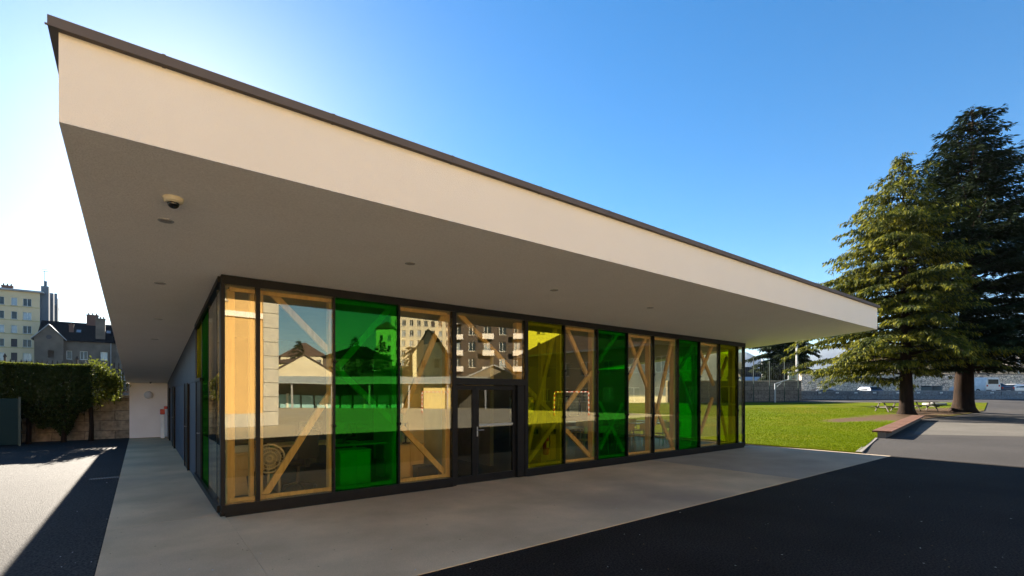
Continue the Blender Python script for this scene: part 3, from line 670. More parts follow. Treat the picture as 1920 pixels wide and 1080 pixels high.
rg_.build('wing_roof', M['zinc'], wgo, local=True)
ow = MB(); ow.lathe((1.55,-1.24,13.0), [(.42,.03),(.42,-.04),(.3,-.04)], 20, 'y'); ow.build('round_window', M['shutter'], wgo, local=True)
dp = MB(); dp.tube([(10.75,-.12,2),(10.75,-.12,12.5)], .07, 8); dp.build('drainpipe', M['zinc'], t, local=True)
for (x, z) in ((9.9,14.6),(5.2,14.4)):
    sk = MB(); k = 4.1/6; y = (z-12.7)/k; sk.add([(x,y,z+.2),(x+.7,y,z+.2),(x+.7,y+.9,z+.9*k+.2),(x,y+.9,z+.9*k+.2)], [(0,1,2,3)]); sk.add([(x,y,z+.05),(x+.7,y,z+.05),(x+.7,y+.9,z+.9*k+.05),(x,y+.9,z+.9*k+.05)], [(3,2,1,0)])
    sk.build('skylight', M['pane_pale'], t, local=True)
building('town_house', 'darker grey neighbour house half hidden behind the pavilion roof edge', 'building', (-4.08,129,0), 0, 14, 12, 15, M['w_old'], M['slate'], 'gable', 4, grid([(.9,1.9),(3.6,4.6),(6.5,7.5),(9.5,10.5)], [(11.2,12.9),(8,9.7),(4.8,6.5)]), zb=-1, seed=8)

# ------------------------------------------------------------------ left boundary: stone wall, railings, hedge, screen fence
M['stone'] = masonry('ashlar_stone', (.34,.28,.20), (.20,.165,.12), (.12,.10,.08), .95, .40, .12, .9, .012)
t = thing('stone_wall', 'old ashlar stone boundary wall behind the hedge', 'wall', (-6,25.6,0))
b = MB(); b.box(-24,-.362,25.58,25.95,-.1,1.66); b.box(-.358,30,25.58,25.95,-.1,1.66); b.build('masonry', M['stone'], t)
b = MB(); b.rbox(-24,30,25.52,26.0,1.664,1.78,.02); b.build('coping', mat('wall_coping', (.34,.30,.25), (.24,.21,.17), rough=.9, scale=3, bump=.5), t)
t = thing('iron_railing', 'spiked iron railing on top of the stone wall', 'fence', (-6,25.75,1.78))
M['iron'] = mat('old_iron', (.03,.025,.02), (.05,.03,.02), rough=.8, scale=6)
x = -16.0
while x < .6:
    p = MB(); p.box(x-.03,x+.03,25.72,25.78,1.3,3.2); p.lathe((x,25.75,3.2), [(.045,0),(.05,.04),(.001,.16)], 8); p.tube([(x,25.72,1.35),(x,25.5,1.35),(x,25.5,1.2)], .02, 6); p.build('railing_post', M['iron'], t)
    q = MB()
    for i in range(1, 14):
        xx = x+2.0*i/14; q.tube([(xx,25.75,1.86),(xx,25.75,3.02)], .024, 5, caps=False); q.lathe((xx,25.75,3.02), [(.02,0),(.026,.03),(.001,.13)], 5)
    q.box(x+.03,x+1.97,25.735,25.765,2.82,2.86); q.box(x+.03,x+1.97,25.735,25.765,1.9,1.94); q.build('railing_panel', M['iron'], t)
    x += 2.0
M['leaf_hedge'] = mat('thuja_leaf', (.022,.034,.009), (.036,.05,.010), leaf=1, rough=.8, spec=.1, trans=.25)
M['leaf_hedge_backlit'] = mat('thuja_leaf_backlit', (.11,.12,.015), (.07,.085,.012), leaf=1, rough=.75, spec=.2, trans=.45)  # yellow glow of sun through the leaves, put into their colour
M['bark'] = mat('bark', (.030,.018,.012), (.016,.011,.008), rough=.95, spec=.08, scale=3, stretch=(2.5,2.5,.5), detail=9, bump=1.0, bscale=9)
t = thing('hedge', 'clipped thuja hedge on bare trunks in front of the stone wall', 'hedge', (-4.5,24.7,0))
rg = random.Random(5); f = MB()
def low(x): return lerp_tab([(-12,.35),(-5,.5),(-3.6,.85),(-3.1,.8),(-2.75,.55),(-2.4,.3),(-2.1,.45),(-1.85,1.0),(-1.6,1.4),(-1.1,1.75),(-.8,2.1)], x)
n = 0
while n < 30000:
    x = rg.uniform(-9.5,-.72) if rg.random() < .25 else rg.uniform(-4.6,-.72)
    top = 2.93+.015*math.sin(x*3.1)+.015*math.sin(x*7.7)-.55*sst(-1.45,-.7,x); lo = low(x)+.15*math.sin(x*9)
    yh = .52*(1-.75*sst(-1.5,-.6,x)) * (.55 if lo < .8 else 1)
    z = rg.uniform(lo, top); 
    if z < 1.5 and rg.random() < .35: continue
    yh2 = yh*(.5+.5*sst(lo, lo+.9, z)) 
    s_ = rg.choice((-1,-1,1)); y = 24.85 + s_*yh2*(1-rg.random()**2.2*.8)
    if rg.random() < .16: z = top - .12*rg.random(); y = 24.85+rg.uniform(-yh, yh)
    if x > -1.5:
        if rg.random() < .5: continue
        q = rg.random()**2; x += rg.gauss(0,.14); z += rg.gauss(0,.16)-.1*q; y += rg.gauss(0,.10)
    s = rg.uniform(.03,.06); d = Vector((rg.gauss(0,1), rg.gauss(0,1)+.4*s_, rg.gauss(0,1)+.5)).normalized(); e = d.cross(Vector((rg.gauss(0,1),rg.gauss(0,1),rg.gauss(0,1)))).normalized()*s*.55; d *= s*1.4
    c = Vector((x,y,z)); backlit = 1 if (x > -1.55+.35*rg.random() or z > top-.07) else 0  # top edge and right fringe get the painted backlight colour
    f.add([tuple(c-d),tuple(c+e),tuple(c+d),tuple(c-e)], [(0,1,2,3)], backlit); n += 1
f.build('foliage', [M['leaf_hedge'], M['leaf_hedge_backlit']], t)
for x in (-1.52,-2.3,-3.25,-3.5,-4.4,-5.6,-6.9,-8.2):
    b = MB(); b.tube([(x,24.75,-.05),(x+.02,24.77,.6),(x-.02,24.8,1.5),(x,24.85,2.5)], [.09,.07,.065,.03], 8); b.build('trunk', M['bark'], t)
    for k in range(5):
        z = 1.5+.25*k; b = MB(); b.tube([(x,24.8,z),(x+rg.uniform(-.5,.5),24.8+rg.uniform(-.35,.35),z+.35)], [.03,.01], 5); b.build('branch', M['bark'], t)
t = thing('screen_fence', 'dark green screened fence panel in front of the hedge', 'fence', (-6,23.9,0))
M['green_metal'] = mat('green_metal', (.008,.035,.026), rough=.5, scale=4)
M['green_net'] = mat('green_screen', (.005,.022,.018), (.004,.018,.014), rough=.9, scale=20)
for i in range(5):
    x = -3.35-2.0*i
    b = MB(); b.box(x-.03,x+.03,23.87,23.93,-.05,1.72); b.build('post', M['green_metal'], t)
    if i < 4:
        b = MB(); b.box(x-1.968,x-.032,23.89,23.9,.08,1.64); o = b.build('screen', M['green_net'], t)
        b = MB(); 
        for z in (.07,.85,1.65): b.tube([(x-1.968,23.905,z),(x-.032,23.905,z)], .012, 6)
        b.build('rail', M['green_metal'], t)

# ------------------------------------------------------------------ conifers
def conifer(name, label, base, H, prof, rt, n, leafm, seed, lean=0, zmin=.1, droop=.25, dense=1.0, size=1.0, group=None, rise=.12, young=.3, hangk=1.0, east=0):
    r = random.Random(seed); t = thing(name, label, 'tree', base)
    bx, by, bz = base
    def ax(z): return Vector((bx+lean*z/H*RT[0], by+lean*z/H*RT[1], bz+z))
    tr = MB(); zz = [-.15,.12,.4,.9,1.7,H*.15,H*.3,H*.5,H*.7,H*.88,H]
    rr = [rt*1.75,rt*1.45,rt*1.2,rt*1.05,rt,rt*.9,rt*.72,rt*.48,rt*.26,rt*.1,.02]
    tr.tube([ax(z) for z in zz], rr, 14); tro = tr.build('trunk', M['bark'], t, smooth=True)
    br = MB(); cr = MB(); ga = 2.399
    for i in range(n):
        fz = (i+.5)/n; z = H*(zmin+(.985-zmin)*fz**.92) + r.uniform(-.35,.35)*(1-fz*.7); az_ = i*ga + r.uniform(-.5,.5)
        Ln = lerp_tab(prof, z/H)*(r.uniform(.35,.8) if r.random() < .5 else r.uniform(.8,1.12))*(1+.16*math.sin(az_*2+z*.9+seed)+.12*math.sin(az_*3-z*1.7))
        Ln *= 1-east*max(0, math.cos(az_)*RT[0]+math.sin(az_)*RT[1])
        if Ln < .15: continue
        o = ax(z); d = Vector((math.cos(az_), math.sin(az_), 0)); up = rise*(1+fz*1.5)+r.uniform(-.10,.14); dr_ = droop*r.uniform(.4,1.5)
        def P(s): return o + d*(Ln*s) + Vector((0,0,Ln*(up*s - dr_*s*s)))
        k = 5; br.tube([P(s/k) for s in range(k+1)], [max(.015, rt*.16*(1-.85*s/k)*(1-fz*.6)) for s in range(k+1)], 5, caps=False)
        side = Vector((-d.y, d.x, 0)); ns = max(4, int(Ln*2.6*dense))
        for j in range(ns):
            s = .22+.8*(j+r.random())/ns
            if s > 1.02: s = 1.0
            sg = 1 if j % 2 else -1; q = P(s); tl = (.28+.34*Ln*(1.02-s)**.75)*r.uniform(.6,1.15)
            td = (d*r.uniform(.5,.9) + side*sg*r.uniform(.5,1.0)).normalized()
            m = max(4, int(tl*20*dense))
            for l in range(m):
                f_ = (l+r.random())/m; c = q + td*(tl*f_) + Vector((r.gauss(0,.07), r.gauss(0,.07), -.22*tl*f_*f_ + r.gauss(0,.05)))
                hang = r.uniform(.1,.75)*hangk
                v = (td*r.uniform(.3,1) + side*r.uniform(-.5,.5) - Vector((0,0,hang))).normalized()
                ln = r.uniform(.16,.42)*size; wv = v.cross(Vector((r.gauss(0,.4),r.gauss(0,.4),1))).normalized()*ln*r.uniform(.10,.18)
                mi = 1 if (f_ > .55 and r.random() < young) else 0
                cr.add([tuple(c), tuple(c+v*ln*.45+wv), tuple(c+v*ln), tuple(c+v*ln*.45-wv)], [(0,1,2,3)], mi)
    br.build('limbs', M['bark'], tro); cr.build('crown', leafm, t)
    return t
M['cedar'] = mat('cedar_needles', (.036,.048,.008), (.058,.072,.010), leaf=1, rough=.75, spec=.12, trans=.3)
M['cedar_y'] = mat('cedar_young_needles', (.20,.185,.015), (.12,.125,.014), leaf=1, rough=.75, spec=.12, trans=.42)
M['fir'] = mat('fir_needles', (.014,.024,.010), (.024,.036,.012), leaf=1, rough=.85, spec=.06, trans=.1)
M['fir_y'] = mat('fir_young_needles', (.03,.045,.012), (.024,.036,.012), leaf=1, rough=.85, spec=.06, trans=.12)
x, y = ground(1700, 36)
conifer('cedar_tree', 'smaller yellow green cedar beside the end of the brick red bench', (x,y,hgt(x,y)), 19.6, [(.05,3.6),(.12,4.8),(.17,7.0),(.21,8.3),(.28,7.7),(.42,6.6),(.55,6.3),(.68,5.7),(.76,4.4),(.84,2.7),(.92,1.5),(1,.25)], .42, 250, [M['cedar'], M['cedar_y']], 21, lean=-.3, zmin=.13, droop=.30, dense=1.5, young=.7, hangk=1.6, east=.55)
x, y = ground(1806, 38.5)
conifer('fir_tree', 'taller dark fir to the right of the cedar', (x,y,hgt(x,y)), 24.5, [(.08,4),(.16,7.0),(.3,7.6),(.45,7.0),(.6,5.6),(.72,4.5),(.82,3.0),(.9,1.9),(.96,1.3),(1,.3)], .62, 360, [M['fir'], M['fir_y']], 22, lean=.8, zmin=.13, droop=.12, dense=1.6, rise=.14, size=1.15, hangk=.5)
x, y = ground(1469, 78)
conifer('cedar_tree', 'dark cedar behind the floodlight mast and the basketball stand', (x,y,2), 17, [(.05,3.0),(.2,4.4),(.5,3.9),(.8,2),(1,.2)], .35, 280, [M['fir'], M['fir_y']], 23, zmin=.05, droop=.25, dense=1.7, size=1.9)

# ------------------------------------------------------------------ east side: bench, tables, walls, cars, masts
M['brickwood'] = mat('red_brown_boards', (.145,.058,.028), (.10,.042,.022), rough=.7, scale=3, bump=.2, bscale=30)
a, b2 = Vector(ground(1653, 19.0)), Vector(ground(1722, 30.5))
d = (b2-a).normalized(); nrm = Vector((-d.y, d.x)); Ltot = (b2-a).length
t = thing('bench', 'long low bench of red brown boards on a concrete wall along the lawn', 'bench', (*((a+b2)/2), .1))
ns = 6
for i in range(ns):
    p, q = a+d*(Ltot*i/ns+.045), a+d*(Ltot*(i+1)/ns-.045); m = MB()
    for k in range(4):
        o = nrm*(-.24+.16*k); P0 = Vector((*(p+o), hgt(*p)+.25)); P1 = Vector((*(q+o), hgt(*q)+.25)); m.beam(P0, P1, .148, .07, (0,0,1))
    m.build('seat_slab', M['brickwood'], t)
m = MB()
for i in range(ns):
    p, q = a+d*(Ltot*i/ns), a+d*(Ltot*(i+1)/ns)
    m.beam(Vector((*p, hgt(*p)+.07)), Vector((*q, hgt(*q)+.07)), .26, .28, (0,0,1))
m.build('base_wall', mat('bench_concrete', (.15,.135,.115), rough=.9, scale=4, bump=.3), t)
M['oldwood'] = mat('weathered_wood', (.075,.058,.04), (.05,.04,.03), rough=.85, scale=3, stretch=(2,12,12))
def picnic(x, y, rz, label):
    t = thing('picnic_table', label, 'picnic table', (x,y,hgt(x,y)+.02), rz, 'picnic tables under the trees')
    m = MB()
    for k in range(5): m.rbox(-.9,.9,-.36+.146*k,-.36+.146*k+.138,.71,.75,.006)
    m.build('table_top', M['oldwood'], t, local=True)
    for s in (-1,1):
        m = MB()
        for k in range(2): m.rbox(-.9,.9,s*.68-.14+.145*k,s*.68-.14+.145*k+.137,.41,.45,.006)
        m.build('seat', M['oldwood'], t, local=True)
    for x_ in (-.62,.62):
        for s in (-1,1):
            m = MB(); m.beam((x_,s*.24,.70),(x_,s*.72,0),.1,.045,(1,0,0)); m.build('leg', M['oldwood'], t, local=True)
        m = MB(); m.beam((x_+.046,-.8,.37),(x_+.046,.8,.37),.09,.04,(1,0,0)); m.build('cross_beam', M['oldwood'], t, local=True)
    return t
x, y = ground(1668, 38.5); picnic(x, y, R(-38), 'picnic table left of the cedar trunk')
x, y = ground(1731, 39.5); picnic(x, y, R(-48), 'picnic table between the cedar and fir trunks')
m = MB(); x, y = ground(1752, 46)
m.lathe((x,y,hgt(x,y)+.03), [(.9,0),(.9,.14),(.84,.18),(.3,.18)], 24); m.lathe((x,y,hgt(x,y)+.211), [(.28,0),(.28,.04)], 16)
tag(m.build('manhole_cover', mat('manhole_concrete', (.34,.32,.3), rough=.9, scale=4), loc=(x,y,hgt(x,y))), 'round concrete manhole cover in the grass between the two trunks', 'manhole cover')

def wall_run(name, label, pts, H, th, mt, coping=None, z_extra=-.3, cat='wall'):
    mid = pts[len(pts)//2]; t = thing(name, label, cat, (mid[0],mid[1],hgt(*mid)))
    m = MB(); c = MB()
    for p, q in zip(pts, pts[1:]):
        dd = (Vector(q)-Vector(p)).normalized(); nn = Vector((-dd.y,dd.x))*th/2
        for (B_, z0, z1, k) in ((m,z_extra,H,1),(c,H+.003,H+.1,1.25)):
            V = []
            for zf in (z0,z1):
                for (pp, s) in ((p,-1),(q,-1),(q,1),(p,1)): V.append((pp[0]+s*nn.x*k, pp[1]+s*nn.y*k, hgt(*pp)+zf))
            B_.add(V, [(0,3,2,1),(4,5,6,7),(0,1,5,4),(1,2,6,5),(2,3,7,6),(3,0,4,7)])
    m.build('masonry', mt, t)
    if coping: c.build('coping', coping, t)
    return t
blk = masonry('grey_blocks', (.20,.235,.27), (.17,.2,.235), (.09,.1,.12), 2.2, .5, .01, .2)
pts = [ground(u, D) for u, D in ((1466,55.5),(1560,56),(1650,56.5),(1750,57),(1850,57.5),(1990,58))]
t = wall_run('block_wall', 'low grey block wall between the lawn and the parked cars', pts, .93, .25, blk, mat('block_cap', (.27,.30,.33), rough=.9))
for u in (1537,1570,1605,1640,1683,1722,1765,1860,1912):
    x, y = ground(u, 55.6); m = MB(); m.box(x-.12,x+.12,y-.12,y+.12,hgt(x,y)+.72,hgt(x,y)+.86); m.build('plaque', M['white'], t)
crt = masonry('court_stone', (.26,.225,.2), (.17,.15,.135), (.07,.06,.055), .75, .42, .12)
pts = [ground(u, D) for u, D in ((1250,50),(1350,51),(1425,52),(1500,53.5))]
wall_run('court_wall', 'tall weathered stone wall behind the basketball stand', pts, 2.15, .4, crt, mat('court_coping', (.42,.36,.28), rough=.9))
rub = rubble('rubble_stone', (.84,.72,.58), (.60,.51,.41), (.2,.18,.15))
pts = [ground(u, D) for u, D in ((1500,66),(1600,67),(1720,68),(1850,68),(2000,69))]
wall_run('rubble_wall', 'high pale rubble retaining wall behind the parked cars', pts, 3.3, .6, rub, mat('rubble_cap', (.2,.18,.15), rough=.9))
m = MB()
P = [(*ground(1460,56.6),),(*ground(2000,58.4),),(*ground(2000,68.6),),(*ground(1460,66),)]
poly_sheet('car_park', P, M['asphalt_old'], .06, 4)
# court fence
t = thing('court_fence', 'tall green posts and wire netting around the ball court', 'fence', (*ground(1450,50.5), 1))
fp = [ground(u, 50.6) for u in (1383,1413,1443,1471,1497)]
for i, p in enumerate(fp):
    z = hgt(*p); m = MB(); m.tube([(*p,z),(*p,z+4.3+(.4 if i == 1 else 0))], .05, 8); m.build('post', M['green_metal'], t)
m = MB()
for p, q in zip(fp, fp[1:]):
    n_ = 8
    for k in range(1, n_): x, y = p[0]+(q[0]-p[0])*k/n_, p[1]+(q[1]-p[1])*k/n_; z = hgt(x,y); m.tube([(x,y,z),(x,y,z+4.1)], .0022, 3, caps=False)
    for k in range(15): zz = .05+.29*k; m.tube([(*p,hgt(*p)+zz),(*q,hgt(*q)+zz)], .0022, 3, caps=False)
m.build('netting', M['green_metal'], t)
# basketball stand
x, y = ground(1453.5, 49.6); z = hgt(x, y); x2, y2 = ground(1483, 49.2)
t = thing('basketball_stand', 'grey basketball stand with slanted arm and white backboard', 'basketball stand', (x,y,z))
m = MB(); m.tube([(x,y,z),(x,y,2.95)], .075, 10); m.build('post', M['galv'], t)
m = MB(); m.tube([(x,y,2.9),(x2,y2,3.42)], .06, 8); m.tube([(x,y,2.45),(x+(x2-x)*.45,y+(y2-y)*.45,3.1)], .035, 6); m.build('arm', M['galv'], t)
xb, yb = ground(1486, 49.2); m = MB(); m.beam((xb,yb,3.3),(xb,yb,4.12),.9,.05,(.61,.79,0)); bo = m.build('backboard', M['white'], t)
m = MB(); n_ = Vector((-.61,-.79,0)); e_ = Vector((.79,-.61,0)); c0 = Vector((xb,yb,0))+n_*.04
for (e0,z0,e1,z1) in ((-.12,3.45,.12,3.45),(-.12,3.72,.12,3.72),(-.12,3.45,-.12,3.72),(.12,3.45,.12,3.72)): m.tube([c0+e_*e0+Vector((0,0,z0)), c0+e_*e1+Vector((0,0,z1))], .014, 5)
m.build('target_square', M['dark'], bo)
m = MB(); rc = c0+n_*.25
m.tube([tuple(rc+e_*.2*math.cos(k*.5236)+n_*.2*math.sin(k*.5236)+Vector((0,0,3.42))) for k in range(13)], .015, 5); m.build('hoop', M['red'], t)
def mast(u, D, H, r, label, cat, name, z=None):
    x, y = ground(u, D); z0 = hgt(x,y) if z is None else z; t = thing(name, label, cat, (x,y,z0))
    m = MB(); m.tube([(x,y,z0-.3),(x,y,z0+H*.5),(x,y,z0+H)], [r,r*.85,r*.6], 12); m.build('pole', M['white'], t, smooth=True); return t, x, y, z0
t, x, y, z0 = mast(1494, 58, 13, .12, 'white floodlight mast rising behind the basketball backboard', 'floodlight mast', 'floodlight_mast')
m = MB(); m.box(x-1,x+1,y-.05,y+.05,z0+12.8,z0+12.9); m.build('cross_arm', M['galv'], t)
for k in (-.8,.8): m = MB(); m.rbox(x+k-.3,x+k+.3,y-.25,y+.1,z0+12.91,z0+13.4,.04); m.build('floodlight', M['white'], t)
t, x, y, z0 = mast(1429, 90, 8.6, .1, 'distant thin mast with two small white floodlights', 'floodlight mast', 'floodlight_mast', 2)
for k in (-.45,.45):
    m = MB(); m.lathe((x+k,y-.1,z0+8.6), [(.1,-.2),(.3,-.05),(.34,.15),(.3,.2)], 12); m.build('floodlight', M['white'], t)
t, x, y, z0 = mast(1911, 69.5, 3.6, .1, 'white street lamp with a round head above the rubble wall', 'street lamp', 'street_lamp', 4.5)
m = MB(); m.lathe((x-.1,y-.1,z0+3.55), [(.05,0),(.25,.1),(.34,.3),(.25,.5),(.05,.58)], 16); m.build('lamp_globe', M['white'], t, smooth=True)

# parked cars
M['tyre'] = mat('tyre', (.015,.015,.015), rough=.9); M['rim'] = mat('wheel_rim', (.4,.4,.42), rough=.3, metal=.8)
M['car_glass'] = mat('car_glass', (.012,.015,.018), rough=.25, spec=.25); M['tail'] = mat('tail_light', (.5,.012,.01), rough=.2); M['head'] = mat('head_light', (.7,.7,.72), rough=.1)
def car(pos, rz, paint, label, kind='hatch', group='cars parked behind the block wall'):
    t = thing('van' if kind == 'van' else 'parked_car', label, 'van' if kind == 'van' else 'car', pos, rz, group)
    if kind == 'van': Lc, W, st = 4.9, .95, [(-2.45,.9,1.0,1.90),(-2.40,.95,1.05,1.98),(-.9,1.0,1.1,2.02),(.9,1.0,1.1,1.98),(1.55,.95,1.08,1.15),(2.2,.75,.86,.92),(2.45,.6,.7,.74)]
    elif kind == 'sedan': Lc, W, st = 4.5, .88, [(-2.25,.6,.80,.84),(-2.18,.7,.9,.96),(-1.45,.8,.94,1.0),(-.85,.85,.95,1.40),(.3,.85,.94,1.42),(1.1,.82,.92,.98),(1.9,.7,.8,.84),(2.25,.52,.62,.66)]
    else: Lc, W, st = 3.9, .84, [(-1.95,.6,.85,.9),(-1.86,.75,.93,1.02),(-1.45,.85,.95,1.42),(.1,.85,.93,1.46),(.9,.82,.9,.96),(1.65,.7,.8,.84),(1.95,.5,.62,.66)]
    m = MB(); V = []; F = []
    for (x, m1, zb_, zt) in st:
        k = .93 if abs(x) > Lc/2-.03 else 1.0; wr_ = W*k*(.74 if zt > zb_+.2 else .93)
        ring = [(W*k*.88,.22),(W*k,.38),(W*k,m1*.78),(W*k*.985,zb_),(wr_,zt-.04),(wr_*.82,zt)]
        V += [(x,-p,z) for p, z in ring] + [(x,p,z) for p, z in reversed(ring)]
    n_ = 12
    for i in range(len(st)-1):
        for k in range(n_): k2 = (k+1) % n_; F.append((i*n_+k,(i+1)*n_+k,(i+1)*n_+k2,i*n_+k2))
    F.append(tuple(range(n_))); F.append(tuple(range((len(st)-1)*n_, len(st)*n_))[::-1])
    m.add(V, F); m.build('body', paint, t, local=True)
    def glassq(i, j, nm):                            # glass across the rise or fall between two stations
        (xa,_,ba,ta), (xb_,_,bb,tb) = st[i], st[j]; wa = W*(.70 if ta > ba+.2 else .80); wb = W*(.70 if tb > bb+.2 else .80); q = MB()
        A = Vector((xa,0,ta)); Bv = Vector((xb_,0,tb)); dv = (Bv-A); up = Vector((-dv.z,0,dv.x)).normalized()*.012
        a0, b0 = A+dv*.1+up, A+dv*.9+up; w0 = wa+(wb-wa)*.1; w1 = wa+(wb-wa)*.9; lo = up*3
        P = [(a0.x,-w0,a0.z),(a0.x,w0,a0.z),(b0.x,w1,b0.z),(b0.x,-w1,b0.z)]; P2 = [(p[0]-lo.x,p[1],p[2]-lo.z) for p in P]
        q.add(P+P2, [(0,3,2,1),(4,5,6,7),(0,1,5,4),(1,2,6,5),(2,3,7,6),(3,0,4,7)]); q.build(nm, M['car_glass'], t, local=True)
    cab = [i for i, s in enumerate(st) if s[3] > s[2]+.2]
    glassq(cab[-1], cab[-1]+1, 'windshield')
    if kind == 'van': q = MB(); q.rbox(-2.47,-2.43,-.62,.62,1.2,1.75,.02); q.build('rear_window', M['car_glass'], t, local=True)
    else: glassq(cab[0]-1, cab[0], 'rear_window')
    x0, x1 = st[cab[0]][0]+.12, st[cab[-1]][0]-.05
    for s in (-1,1):
        q = MB(); zb_, zt = st[cab[0]][2]+.06, st[cab[0]][3]-.12; wb_, wt = W*.975, W*.765
        P = [(x0,s*wb_,zb_),(x1+.3,s*wb_,zb_),(x1,s*wt,zt),(x0+.06,s*wt,zt)]; P2 = [(p[0],p[1]-s*.03,p[2]) for p in P]
        q.add(P+P2, [(0,1,2,3),(7,6,5,4),(0,4,5,1),(1,5,6,2),(2,6,7,3),(3,7,4,0)]); q.build('side_window', M['car_glass'], t, local=True)
        zl = .8 if kind != 'van' else 1.0
        q = MB(); q.rbox(-Lc/2-.015,-Lc/2+.1,s*W*.76-.1,s*W*.76+.1,zl-.12,zl+.1,.02); q.build('tail_light', M['tail'], t, local=True)
        q = MB(); q.rbox(Lc/2-.14,Lc/2+.015,s*W*.7-.13,s*W*.7+.13,.5,.62,.02); q.build('headlight', M['head'], t, local=True)
        q = MB(); q.rbox(x1+.12,x1+.26,s*W*1.0,s*(W+.16),.95,1.07,.02) if s > 0 else q.rbox(x1+.12,x1+.26,-(W+.16),-W*1.0,.95,1.07,.02); q.build('mirror', paint, t, local=True)
        for xw in (-Lc*.31, Lc*.31):
            q = MB(); q.lathe((xw,s*(W-.1),.31), [(.2,-.11),(.3,-.1),(.315,-.05),(.315,.06),(.3,.11),(.2,.115)], 22, 'y'); wo = q.build('wheel', M['tyre'], t, local=True)
            q = MB(); q.lathe((xw,s*(W+.018),.31), [(.2,-.02),(.19,.0),(.05,.01)], 16, 'y'); q.build('rim', M['rim'], wo, local=True)
    q = MB(); q.rbox(-Lc/2-.05,-Lc/2+.05,-W*.9,W*.9,.32,.5,.03); q.build('bumper', M['dark'], t, local=True)
    q = MB(); q.box(-Lc/2-.06,-Lc/2-.051,-.26,.26,.37,.48); q.build('number_plate', M['white'], t, local=True)
    return t
blue = mat('dark_blue_paint', (.02,.04,.09), rough=.45, spec=.3); navy = mat('blue_paint', (.025,.07,.15), rough=.45, spec=.3); whitep = mat('white_paint', (.75,.75,.74), rough=.25); silver = mat('silver_paint', (.35,.36,.38), rough=.4); orange = mat('rust_paint', (.35,.10,.04), rough=.3)
AH = math.atan2(FW[1], FW[0])
def park(u, D, dz, paint, label, kind='hatch', turn=0):
    x, y = ground(u, D); car((x,y,hgt(x,y)+.07+dz), AH+R(turn), paint, label, kind)
park(1624, 61, 0, navy, 'small blue car with lit red tail lights, parked left of the cedar trunk')
park(1856, 61, .5, blue, 'dark blue saloon parked right of the fir trunk', 'sedan')
park(1826, 60.5, .55, whitep, 'white van half hidden behind the fir trunk', 'van')
park(1896, 61.5, .35, whitep, 'small white car parked beside the rust coloured car', 'hatch', 100)
park(1916, 62, .35, orange, 'rust coloured car at the right edge of the car park', 'hatch', 60)
park(1536, 61, -.1, silver, 'silver car parked at the left end of the block wall', 'hatch', 80)
t = thing('wheelie_bins', 'pair of grey green bins against the rubble wall between the trunks', 'bin', (*ground(1748,62), 1.4))
for u in (1738,1756):
    x, y = ground(u, 62); z = hgt(x,y)+.06; m = MB(); m.rbox(x-.5,x+.5,y-.5,y+.5,z+.15,z+1.45,.06); o = m.build('bin', mat('bin_plastic', (.09,.12,.12), rough=.6), t)
    m = MB(); m.rbox(x-.53,x+.53,y-.53,y+.53,z+1.455,z+1.57,.05); m.build('lid', M['dark'], o)

# hillside beyond, its bushes, houses, mountains
def terrain(name, us, Ds, zf, m):
    b = MB(); V = [(*ground(u, D), zf(u, D)) for D in Ds for u in us]; nu = len(us)
    F = [(j*nu+i, j*nu+i+1, (j+1)*nu+i+1, (j+1)*nu+i) for j in range(len(Ds)-1) for i in range(nu-1)]
    b.add(V, F); return struct(b.build(name, m, smooth=True))
M['brush'] = mat('winter_scrub', (.10,.075,.04), (.07,.06,.025), rough=1, scale=.3, world=True, bump=1, bscale=1.5)
def hz(u, D): return 1.0+lerp_tab([(69,3.3),(85,6),(110,11),(160,16),(260,20)], D)*sst(1480,1660,u)
terrain('hillside', [1440+30*i for i in range(36)], [69,74,80,90,100,115,135,160,200,260], hz, M['brush'])
rg = random.Random(9); M['shrub1'] = mat('brown_twigs', (.13,.075,.04), (.08,.055,.03), leaf=1, rough=.9, trans=.2); M['shrub2'] = mat('ochre_leaves', (.20,.14,.03), (.12,.10,.025), leaf=1, rough=.9, trans=.3); M['shrub3'] = mat('dull_green_leaves', (.05,.06,.02), (.035,.045,.015), leaf=1, rough=.9, trans=.2)
for i in range(34):
    u = rg.uniform(1620,1990); D = rg.uniform(71,100); x, y = ground(u, D); z = hz(u, D); H = rg.uniform(2.5,5.5); k = rg.choice((0,0,1,2))
    lab = ('brown bare bush','ochre leaved bush','dull green bush')[k]
    t = thing('bush', lab+' on the slope above the rubble wall', 'bush', (x,y,z), 0, 'bushes on the slope above the rubble wall')
    b = MB()
    for s in range(9):
        a = rg.uniform(0,6.28); rr = rg.uniform(.2,.5)*H; b.tube([(x,y,z-.2),(x+math.cos(a)*rr*.4,y+math.sin(a)*rr*.4,z+H*.5),(x+math.cos(a)*rr,y+math.sin(a)*rr,z+H*rg.uniform(.75,1))], [.06,.04,.01], 4)
    b.build('stems', M['bark'], t); f = MB()
    for s in range(700):
        a = rg.uniform(0,6.28); q = rg.random()**.5; zz = rg.uniform(.12,1); rr = H*.5*q*math.sin(math.pi*min(1,.15+zz*.85))**.6
        c = Vector((x+math.cos(a)*rr, y+math.sin(a)*rr, z+H*zz)); dv = Vector((rg.gauss(0,1),rg.gauss(0,1),rg.gauss(0,1))).normalized(); e = dv.cross(Vector((rg.gauss(0,1),rg.gauss(0,1),rg.gauss(0,1)))).normalized(); s_ = rg.uniform(.1,.22)
        f.add([tuple(c-dv*s_),tuple(c+e*s_*.5),tuple(c+dv*s_),tuple(c-e*s_*.5)], [(0,1,2,3)])
    f.build('foliage', M['shrub%d' % (k+1)], t)
x, y = ground(1906, 82); ang = math.atan2(RT[1], RT[0])
